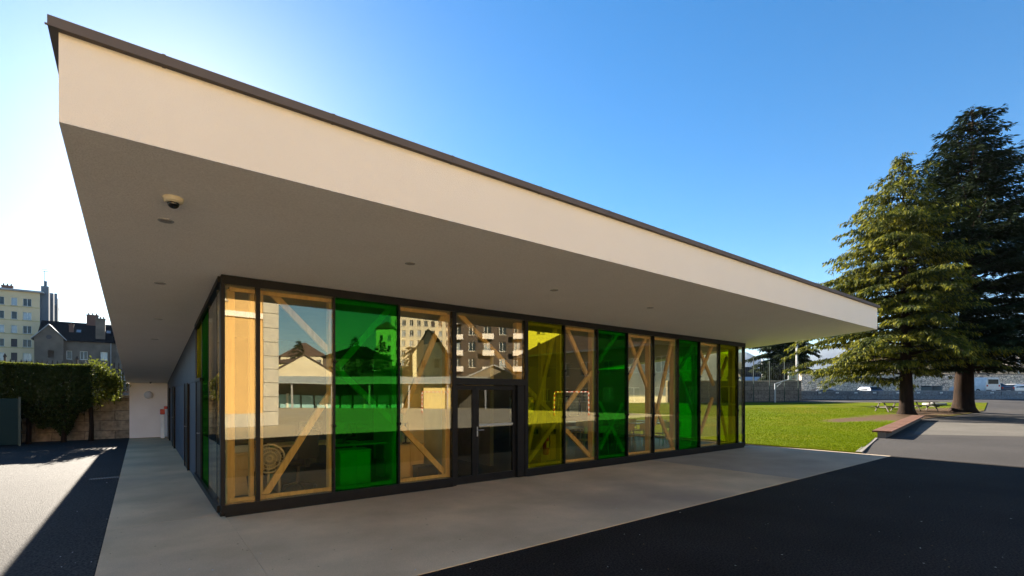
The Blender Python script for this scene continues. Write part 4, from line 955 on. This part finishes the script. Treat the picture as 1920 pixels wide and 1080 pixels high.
building('house', 'grey roofed house behind the street lamp', 'building', (x,y,3), ang, 10, 8, 5.2, mat('pale_render', (.5,.47,.42), rough=.9), M['zinc'], 'gable_y', 3.2, grid([(2,3.2),(6,7.2)], [(2,3.4)]), seed=3)
x, y = ground(1393, 120)
building('house', 'distant slate roofed house with pale chimney beside the far right glass corner', 'building', (x,y,0), ang, 4.6, 8, 6.2, M['w_old'], M['slate'], 'gable', 2.6, grid([(.8,1.8),(2.8,3.8)], [(3,4.4)]), seed=3, chim=[(.3,3,1.2,.8,6.5,9.6,mat('pale_chimney', (.6,.5,.35), rough=.9))])
x, y = ground(1402, 108)
building('house', 'distant low house with blue grey roof left of the dark cedar', 'building', (x,y,0), ang, 6, 8, 3.6, M['w_grey'], M['zinc'], 'gable', 2.2, grid([(.8,2)], [(1,2.6)]), seed=3)
mt = mat('mountain_forest', (.03,.04,.04), (.05,.055,.055), rough=1, scale=.004, world=True, detail=8)
rg = random.Random(2)
def mz(u, D): 
    return max(-2, (1-abs(D-4300)/1300)) * (400+70*math.sin(u/83)+35*math.sin(u/31+1)+18*math.sin(u/11)) if abs(D-4300) < 1300 else -2
terrain('mountain', [900+20*i for i in range(70)], [2900,3200,3500,3800,4050,4300,4600,5200,5700], mz, mt)

# ------------------------------------------------------------------ inside the pavilion
def at(u, y): r = (u-960)/FOC; D = y/(FW[1]+RT[1]*r); return D*(FW[0]+RT[0]*r), D
def desk(x0, x1, y0, y1, label, ped=None):
    t = thing('desk', label, 'desk', ((x0+x1)/2,(y0+y1)/2,.1)); m = MB(); m.rbox(x0,x1,y0,y1,.80,.835,.005); m.build('desk_top', M['wood_cab'], t)
    for xx in (x0+.03, x1-.06):
        m = MB(); m.box(xx,xx+.03,y0+.05,y1-.05,.1,.799); m.build('leg', M['galv'], t)
    if ped:
        m = MB(); m.rbox(ped,ped+.45,y0+.04,y1-.06,.13,.79,.005); p = m.build('pedestal', M['wood_cab'], t)
        for k in range(3): m = MB(); m.rbox(ped+.01,ped+.44,y0+.02,y0+.038,.15+.21*k,.345+.21*k,.004); m.build('drawer', M['wood_cab'], p)
    return t
desk(1.15,1.95,9.0,9.7,'beech desk with drawers behind the corner panes', 1.22); desk(2.0,3.6,9.9,10.6,'beech desk behind the dark office chair'); desk(2.9,4.0,9.35,9.85,'desk behind the green pane')
t = thing('waste_bin', 'dark waste bin on the floor behind the first pane', 'bin', (1.5,8.72,.1)); m = MB(); m.lathe((1.5,8.72,.1), [(.11,0),(.15,.36),(.155,.38),(.13,.38)], 18); m.build('bucket', M['dark'], t)
m = MB(); rg = random.Random(3); [m.rbox(1.5+rg.uniform(-.1,.06),1.5+rg.uniform(.0,.1)+.02,8.68+rg.uniform(-.06,.02),8.76,.482,.482+rg.uniform(.03,.1),.01) for _ in range(6)]; m.build('crumpled_bag', M['dark'], t)
t = thing('table_fan', 'white round desk fan beside the second pane', 'fan', (1.66,8.66,.1)); c = (1.66,8.66,.76)
m = MB(); m.lathe((1.66,8.66,.1), [(.18,0),(.17,.03),(.03,.05)], 20); m.tube([(1.66,8.68,.14),(1.66,8.68,.74)], .016, 8); m.build('stand', M['white'], t)
m = MB()
for rr in (.23,.17,.11,.05):
    m.tube([(c[0]+rr*math.cos(k*math.pi/12), c[1]-.05-.02*(1-rr/.23), c[2]+rr*math.sin(k*math.pi/12)) for k in range(25)], .009 if rr < .2 else .016, 5)
for k in range(28): a = k*2*math.pi/28; m.tube([(c[0]+.03*math.cos(a),c[1]-.07,c[2]+.03*math.sin(a)),(c[0]+.23*math.cos(a),c[1]-.05,c[2]+.23*math.sin(a))], .003, 4)
m.build('guard', M['white'], t)
m = MB()
for k in range(4):
    a = k*math.pi/2+.3; q = [(.03,-.03),(.10,-.09),(.19,-.05),(.2,.05),(.1,.08),(.03,.03)]; P = [(c[0]+p*math.cos(a)-s*math.sin(a), c[1]-.01+s*.25, c[2]+p*math.sin(a)+s*math.cos(a)) for p, s in q]; m.add(P+[(p[0],p[1]+.006,p[2]) for p in P], [tuple(range(6)), tuple(range(11,5,-1))])
m.lathe((c[0],c[1]-.04,c[2]), [(.035,0),(.04,.1),(.03,.14)], 12, 'y'); m.build('blades', mat('fan_blade', (.45,.5,.55), rough=.3), t)
def office_chair(x, y, rz, label):
    t = thing('office_chair', label, 'office chair', (x,y,.1), rz)
    m = MB(); m.rbox(-.25,.25,-.25,.22,.44,.53,.03); m.build('seat', M['fabric'], t, local=True)
    m = MB(); m.rbox(-.24,.24,.22,.30,.56,1.08,.04); m.rbox(-.05,.05,.24,.29,.42,.555,.01); m.build('backrest', M['fabric'], t, local=True)
    for s in (-1,1): m = MB(); m.tube([(s*.29,.1,.47),(s*.3,.1,.66),(s*.3,-.18,.67)], .018, 6); m.build('armrest', M['dark'], t, local=True)
    m = MB(); m.tube([(0,0,.1),(0,0,.44)], .03, 8)
    for k in range(5): a = k*1.2566; m.tube([(0,0,.12),(.28*math.cos(a),.28*math.sin(a),.07)], [.025,.015], 6); m.lathe((.28*math.cos(a),.28*math.sin(a)-.015,.035), [(.035,0),(.035,.03)], 10, 'y')
    m.build('base', M['dark'], t, local=True)
office_chair(2.25,9.25,R(200),'dark high backed office chair behind the second pane'); office_chair(3.75,10.3,R(150),'dark office chair behind the green pane')
def cabinet(x0,x1,y0,y1,z1,label,cm=None):
    cm = cm or M['wood_cab']
    t = thing('cabinet', label, 'cabinet', ((x0+x1)/2,(y0+y1)/2,.1)); m = MB(); m.rbox(x0,x1,y0,y1,.101,z1-.025,.004); m.rbox(x0-.01,x1+.01,y0-.01,y1+.01,z1-.022,z1,.005); b_ = m.build('carcass', cm, t)
    for k in range(2):
        xa = x0+(x1-x0)*k/2; m = MB(); m.rbox(xa+.006,xa+(x1-x0)/2-.006,y0-.02,y0-.002,.13,z1-.04,.004); dd = m.build('door', cm, b_)
cabinet(2.80,3.36,8.62,9.0,.80,'pale cabinet standing behind the left green pane', M['white']); cabinet(3.98,4.62,8.95,9.4,.8,'beech cabinet behind the clear pane left of the door')
cabinet(8.1,8.75,9.3,9.75,.75,'beech cabinet behind the clear pane right of the yellow one')
t = thing('box', 'low black box on the floor in front of the beech cabinet', 'box', (4.55,8.72,.1)); m = MB(); m.rbox(4.32,4.76,8.6,8.85,.101,.36,.01); m.build('case', M['dark'], t); m = MB(); m.rbox(4.31,4.77,8.59,8.86,.362,.39,.008); m.build('lid', M['dark'], t)
def monitor(x, y, z, rz, label):
    t = thing('monitor', label, 'monitor', (x,y,z), rz); m = MB(); m.rbox(-.24,.24,-.02,.02,.1,.42,.008); s = m.build('screen_housing', M['dark'], t, local=True); m = MB(); m.rbox(-.225,.225,-.026,-.0205,.12,.405,.002); m.build('screen', M['lens'], s, local=True)
    m = MB(); m.rbox(-.03,.03,.0,.03,.01,.15,.005); m.rbox(-.12,.12,-.08,.08,0,.012,.004); m.build('stand', M['dark'], t, local=True)
monitor(4.35,9.2,.8,R(60),'black monitor on the beech cabinet left of the door'); monitor(3.2,9.6,.835,R(-25),'monitor on the desk behind the green pane'); monitor(2.75,10.3,.835,R(10),'monitor on the desk behind the office chair')
t = thing('paper_stack', 'stack of papers on the corner desk', 'papers', (1.35,9.3,.835)); m = MB(); rg = random.Random(4)
for k in range(7): xo = rg.uniform(-.02,.02); m.box(1.22+xo,1.52+xo,9.15,9.37,.836+.014*k,.848+.014*k)
m.build('sheets', M['white'], t)
t = thing('mug', 'white mug standing on the desk behind the second pane', 'mug', (2.75,10.05,.835)); m = MB(); m.lathe((2.55,10.0,.836), [(.035,0),(.04,.09),(.034,.09),(.03,.02)], 14); m.build('cup', M['white'], t); m = MB(); m.tube([(2.59,10.0,.90),(2.62,10.0,.89),(2.62,10.0,.86),(2.585,10.0,.85)], .006, 5); m.build('handle', M['white'], t)
t = thing('fire_extinguisher', 'red fire extinguisher on a post behind the yellow pane beside the door', 'fire extinguisher', (8.05,9.05,.3)); x, y = 8.02, 9.0
m = MB(); m.lathe((x,y,.3), [(.06,0),(.075,.02),(.075,.4),(.06,.46),(.025,.5),(.02,.53)], 18); m.build('cylinder', M['red'], t, smooth=True); m = MB(); m.rbox(x-.02,x+.02,y-.08,y+.03,.832,.87,.006); m.build('lever', M['dark'], t); m = MB(); m.tube([(x+.03,y,.85),(x+.11,y,.84),(x+.12,y-.02,.6),(x+.10,y,.42)], .012, 6); m.build('hose', M['dark'], t); m = MB(); m.rbox(x-.045,x+.045,y-.079,y-.074,.48,.64,.002); m.build('label_plate', M['cream_plastic'], t)
b = MB(); b.rbox(x-.08,x+.08,y+.08,y+.2,.1,3.2,.006); b.build('timber_post', M['wood'], B)
def table(x, y, rz, label):
    t = thing('table', label, 'table', (x,y,.1), rz, 'tables in the hall'); m = MB(); m.rbox(-.65,.65,-.35,.35,.70,.73,.006); m.build('table_top', mat('table_laminate', (.5,.5,.45), rough=.25) if 'lam' not in M else M['lam'], t, local=True)
    for sx in (-1,1):
        for sy in (-1,1): m = MB(); m.tube([(sx*.58,sy*.29,0),(sx*.58,sy*.29,.7)], .018, 6); m.build('leg', M['galv'], t, local=True)
    return t
def chair(x, y, rz, label):
    t = thing('chair', label, 'chair', (x,y,.1), rz, 'chairs in the hall'); m = MB(); m.rbox(-.2,.2,-.2,.2,.42,.44,.006); m.build('seat', M['wood_cab'], t, local=True); m = MB(); m.rbox(-.19,.19,.19,.21,.62,.82,.006); m.build('backrest', M['wood_cab'], t, local=True)
    for sx in (-1,1): m = MB(); m.tube([(sx*.19,-.18,0),(sx*.18,-.17,.42)], .011, 6); m.build('leg', M['galv'], t, local=True); m = MB(); m.tube([(sx*.19,.22,0),(sx*.18,.19,.44),(sx*.175,.2,.8)], .011, 6); m.build('leg', M['galv'], t, local=True)
    return t
M['lam'] = mat('table_laminate', (.5,.5,.45), rough=.25)
t0 = table(10.2,10.2,0,'white topped table in the hall behind the glass'); c0_ = chair(9.9,9.5,R(180),'wooden school chair at a table in the hall behind the glass')
for i, (x, y) in enumerate(((12.0,10.2),(13.8,10.2),(10.2,12.3),(12.0,12.3),(13.8,12.3),(15.2,11.2))): copy_thing(t0, (x,y,.1), R(rnd.uniform(-6,6)))
for (x, y, a) in ((10.5,9.5,180),(11.7,9.5,175),(12.3,9.5,186),(13.5,9.5,180),(14.1,9.5,172),(9.9,10.9,0),(10.5,10.9,5),(11.7,10.9,0),(12.3,10.9,-4),(13.5,10.9,0),(14.1,10.9,0),(9.9,11.6,180),(11.7,11.6,180),(12.3,11.6,180),(13.6,11.6,180)): copy_thing(c0_, (x,y,.1), R(a))

# ------------------------------------------------------------------ the schoolyard behind the viewer, mirrored in the glass
UB = (.7917,.6115); AB = math.atan2(-.6115,-.7917)
M['w_orange'] = mat('orange_render', (.54,.35,.15), (.50,.325,.14), rough=.9, scale=.6)
M['w_beige'] = mat('beige_render', (.55,.50,.38), (.5,.45,.34), rough=.9, scale=.4); M['w_brown_shaded'] = mat('shaded_brown_facade', (.075,.055,.045), (.06,.045,.038), rough=.8, scale=.6); M['w_cream'] = mat('cream_render', (.72,.66,.40), (.68,.62,.38), rough=.9, scale=.5); M['w_dusk'] = mat('school_render', (.20,.165,.12), (.16,.135,.10), rough=.9, scale=.6)  # the brown facade's shade is put into its dark colour
quoin = mat('concrete_quoin', (.42,.40,.36), (.36,.34,.31), rough=.9, scale=2, bump=.3)
t = building('school_wing', 'orange rendered school wing with a grey corner pillar, mirrored in the left panes', 'building', (6.15,-14.9,0), math.pi, 20, 12, 10, M['w_orange'], M['tile'], 'hip', 3, grid([(2.3,3.5),(6,7.2),(10,11.2),(14,15.2)], [(7.1,8.8)]), seed=2)
m = MB()
for k in range(12): m.rbox(-.35,.5,-.12,.5,.82*k+.01,.82*(k+1)-.01,.02)
m.build('corner_pillar', quoin, t, local=True); m = MB(); m.box(.503,20,-.1,-.004,0,.75); m.build('plinth', quoin, t, local=True); m = MB(); m.box(.503,20,-.14,-.004,6.2,6.5); m.build('cornice', M['white_wall'], t, local=True)
# playground shelter
def bpt(u, D, z): x, y = behind(u, D); return (x, y, z)
x, y = behind(905, 62)
t = thing('playground_shelter', 'long open shelter with a pale ribbed roof across the schoolyard', 'shelter', (x,y,0), AB)
W = 30.0
m = MB(); m.add([(-1,-1,3.15),(W,-1,3.15),(W,4,4.1),(-1,4,4.1),(-1,-1,3.27),(W,-1,3.27),(W,4,4.22),(-1,4,4.22)], [(0,3,2,1),(4,5,6,7),(0,1,5,4),(1,2,6,5),(2,3,7,6),(3,0,4,7)])
for k in range(100): xx = -1+(W+1)*k/100; m.add([(xx,-1.02,3.275),(xx+.1,-1.02,3.275),(xx+.1,4,4.225),(xx,4,4.225),(xx+.03,-1.02,3.33),(xx+.07,-1.02,3.33),(xx+.07,4,4.28),(xx+.03,4,4.28)], [(0,1,5,4),(1,2,6,5),(2,3,7,6),(3,0,4,7),(4,5,6,7)])
m.build('roof', mat('ribbed_roof', (.36,.40,.42), rough=.5), t, local=True)
m = MB(); m.box(-1,W,4.0,4.2,-.1,4.0); m.build('rear_wall', mat('shelter_wall', (.12,.11,.085), rough=.9), t, local=True)
for k in range(7): m = MB(); m.box(-.6+4.95*k,-.42+4.95*k,-.7,-.52,0,3.2); m.build('post', M['galv'], t, local=True)
pal = mat('pale_blue_door', (.30,.52,.55), (.26,.46,.5), rough=.6); pw_ = mat('white_pillar', (.7,.7,.62), rough=.8); yd = mat('yellow_door', (.62,.38,.06), rough=.6); cw = mat('cream_panel', (.66,.52,.22), rough=.8)
for k in range(10):
    x0 = 11.2+1.75*k; m = MB(); m.rbox(x0,x0+1.5,3.7,3.85,0,1.75,.02); m.build('blue_door', pal, t, local=True)
    if k % 3 == 0: m = MB(); m.rbox(x0-.24,x0-.01,3.5,3.9,0,1.9,.02); m.build('pillar', pw_, t, local=True)
m = MB(); m.rbox(8.6,10.4,3.7,3.85,0,1.8,.02); m.build('yellow_door', yd, t, local=True)
m = MB(); m.rbox(3.2,7.6,-.4,.1,0,2.6,.03); m.build('cream_panel', cw, t, local=True)
m = MB(); m.box(12.5,14.3,3.55,3.69,1.76,3.0); m.box(18,20.5,3.55,3.69,1.9,3.2); m.build('dark_opening', M['dark'], t, local=True)
# goals
def goal(u, D, rz, label):
    x, y = behind(u, D); t = thing('goal', label, 'goal', (x,y,0), rz, 'red and white handball goals'); wht = M['white']
    def striped(a, b, n_, nm):
        m = MB(); a = Vector(a); b = Vector(b)
        for k in range(n_): m.tube([a.lerp(b,k/n_), a.lerp(b,(k+1)/n_)], .045, 8, mi=k % 2)
        m.build(nm, [M['red'], wht], t, local=True)
    for s in (-1.5,1.5): striped((s,0,0),(s,0,2), 10, 'goal_post'); m = MB(); m.tube([(s,0,1.98),(s,.5,1.95),(s,1.0,0),(s,0,.03)], .02, 6); m.build('rear_frame', M['galv'], t, local=True)
    striped((-1.5,0,2.02),(1.5,0,2.02), 15, 'crossbar')
    m = MB()
    for k in range(13): m.tube([(-1.5+.25*k,.5,1.95),(-1.5+.25*k,1.0,0)], .006, 3, caps=False)
    for k in range(8): m.tube([(-1.5,.5+.07*k,1.95-.27*k),(1.5,.5+.07*k,1.95-.27*k)], .006, 3, caps=False)
    m.build('net', wht, t, local=True)
goal(1072, 42, R(215), 'red and white handball goal near the dark school wing'); goal(820, 47, R(205), 'red and white handball goal in front of the ribbed shelter')
# the dark wing closing the yard on the east, in its own shade
cols = [(1.5+3.2*k,2.9+3.2*k) for k in range(8)]
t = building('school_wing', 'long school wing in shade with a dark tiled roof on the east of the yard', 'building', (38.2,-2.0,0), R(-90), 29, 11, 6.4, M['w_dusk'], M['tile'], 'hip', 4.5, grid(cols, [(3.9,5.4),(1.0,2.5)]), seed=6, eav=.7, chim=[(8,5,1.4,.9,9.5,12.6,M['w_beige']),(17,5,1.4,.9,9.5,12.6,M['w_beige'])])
m = MB(); m.box(-.72,29.72,-.80,-.703,6.38,6.56); m.build('gutter', M['zinc'], t, local=True)
# town on the slope beyond the shelter
def hb(u, D): return lerp_tab([(66,-.3),(72,.4),(90,4),(115,8),(150,12),(260,16)], D)
us = [430+40*i for i in range(24)]; Ds = [66,72,80,90,100,115,150,200,260]; b = MB()
V = [(*behind(u,D), hb(u,D)) for D in Ds for u in us]; n_ = len(us)
b.add(V, [(j*n_+i, (j+1)*n_+i, (j+1)*n_+i+1, j*n_+i+1) for j in range(len(Ds)-1) for i in range(n_-1)]); struct(b.build('town_slope', mat('slope_scrub', (.05,.055,.022), (.035,.04,.018), rough=1, scale=.2, world=True), smooth=True))
def bb_(name, label, u1, D, W, Dp, H, wm, rm, roof, rise, cols, rows, turn=0, **k):
    x, y = behind(u1, D); return building(name, label, 'building', (x,y,0), AB+R(turn), W, Dp, H, wm, rm, roof, rise, grid(cols, rows), **k)
bb_('house', 'cream gabled house low on the slope, mirrored in the second pane', 622, 95, 10, 9, 6.2, M['w_beige'], M['tile'], 'gable_y', 3.2, [(1.5,2.5),(4.5,5.5),(7.2,8.2)], [(3.4,4.9)], seed=11, turn=-32, sideL=[(1.5,2.5,3.4,4.9),(5.5,6.5,3.4,4.9)])
bb_('house', 'larger brown roofed house above the gabled one', 610, 125, 10.5, 10, 11.6, M['w_beige'], M['tile'], 'hip', 4.2, [(1,2),(3.6,4.6),(6.2,7.2),(8.6,9.6)], [(9.2,10.7),(6.4,7.9)], seed=12, turn=-20)
bb_('house', 'pale house with small terrace at the edge of the orange wing', 548, 120, 5, 8, 9.8, M['w_cream'], M['tile'], 'gable', 2, [(.8,1.8),(3,4)], [(7,8.4)], seed=13)
bb_('town_house', 'dark roofed town house mirrored in the green pane', 716, 110, 13.5, 10, 10.2, M['w_old'], M['slate'], 'hip', 3.2, [(1,2),(3.6,4.6),(6.2,7.2),(8.6,9.6)], [(7.2,8.8)], seed=14)
bb_('apartment_block', 'big beige apartment block with many windows, mirrored left of the door', 846, 130, 16.2, 14, 23.2, M['w_beige'], M['zinc'], 'flat', 0, [(.6+1.95*k,1.6+1.95*k) for k in range(8)], [(20.2-2.6*k,21.7-2.6*k) for k in range(6)], seed=15, eav=.5)
bb_('apartment_block', 'green roofed end block beside the big beige one', 738, 127, 4.5, 12, 19.2, M['w_cream'], M['tile'], 'hip', 2.2, [(.6,1.5),(2.7,3.6)], [(16.2-2.7*k,17.6-2.7*k) for k in range(5)], seed=16)
bb_('town_house', 'tall gabled town house in front of the beige block', 832, 92, 6, 8, 9.6, M['w_cream'], M['slate'], 'gable_y', 4.6, [(1,1.9),(3.6,4.5)], [(7,8.6),(4,5.6)], seed=17)
t = bb_('apartment_block', 'brown apartment block with white balconies, coloured dark for shade, mirrored above the door', 984, 84, 13.5, 12, 18, M['w_brown_shaded'], M['zinc'], 'flat', 0, [(.7+2.6*k,1.9+2.6*k) for k in range(5)], [(15-2.8*k,16.6-2.8*k) for k in range(5)], seed=18)
for k in range(5):
    for j in (0.2, 5.4, 10.6): m = MB(); m.rbox(j,j+1.9,-.9,-.005,14.2-2.8*k,14.32-2.8*k,.01); m.rbox(j,j+1.9,-.92,-.86,14.325-2.8*k,15.1-2.8*k,.01); m.build('balcony', M['white_wall'], t, local=True)
bb_('apartment_block', 'sunlit cream block with few windows, mirrored in the yellow pane', 1078, 96, 10, 10, 20, M['w_cream'], M['zinc'], 'flat', 0, [(1.6,2.2),(2.6,3.2),(6,6.6),(6.9,7.5)], [(17-3*k,18.2-3*k) for k in range(5)], seed=19)
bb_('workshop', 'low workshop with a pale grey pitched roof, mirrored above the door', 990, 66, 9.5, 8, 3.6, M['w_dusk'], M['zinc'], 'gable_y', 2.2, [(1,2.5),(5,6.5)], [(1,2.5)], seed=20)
rg = random.Random(31); M['decid'] = mat('evergreen_leaf', (.03,.045,.012), (.05,.06,.015), leaf=1, rough=.9, trans=.2)
for (u, D, H, lab) in ((560,106,8,'small conifer below the terrace house'),(665,100,9,'conifer in front of the dark roofed town house'),(718,104,8,'conifer left of the green roofed block'),(770,96,7,'conifer right of the green roofed block')):
    x, y = behind(u, D); z = hb(u, D); conifer('conifer_tree', lab+', mirrored in the glass', (x,y,z-.3), H, [(.05,2),(.3,2.4),(.7,1.3),(1,.1)], .15, 45, [M['fir'], M['decid']], u, zmin=.06, size=2.2, dense=.6)

# ------------------------------------------------------------------ the air
hm = bpy.data.materials.new('haze'); hm.use_nodes = True; N = hm.node_tree.nodes; N.remove(N['Principled BSDF'])
pv = N.new('ShaderNodeVolumePrincipled'); pv.inputs['Color'].default_value = (.55,.72,1,1); pv.inputs['Density'].default_value = .00005; pv.inputs['Anisotropy'].default_value = .0
hm.node_tree.links.new(pv.outputs[0], N['Material Output'].inputs['Volume'])
m = MB(); m.box(-6600,6600,-6600,6600,-4,560); tag(m.build('haze', hm), kind='stuff')
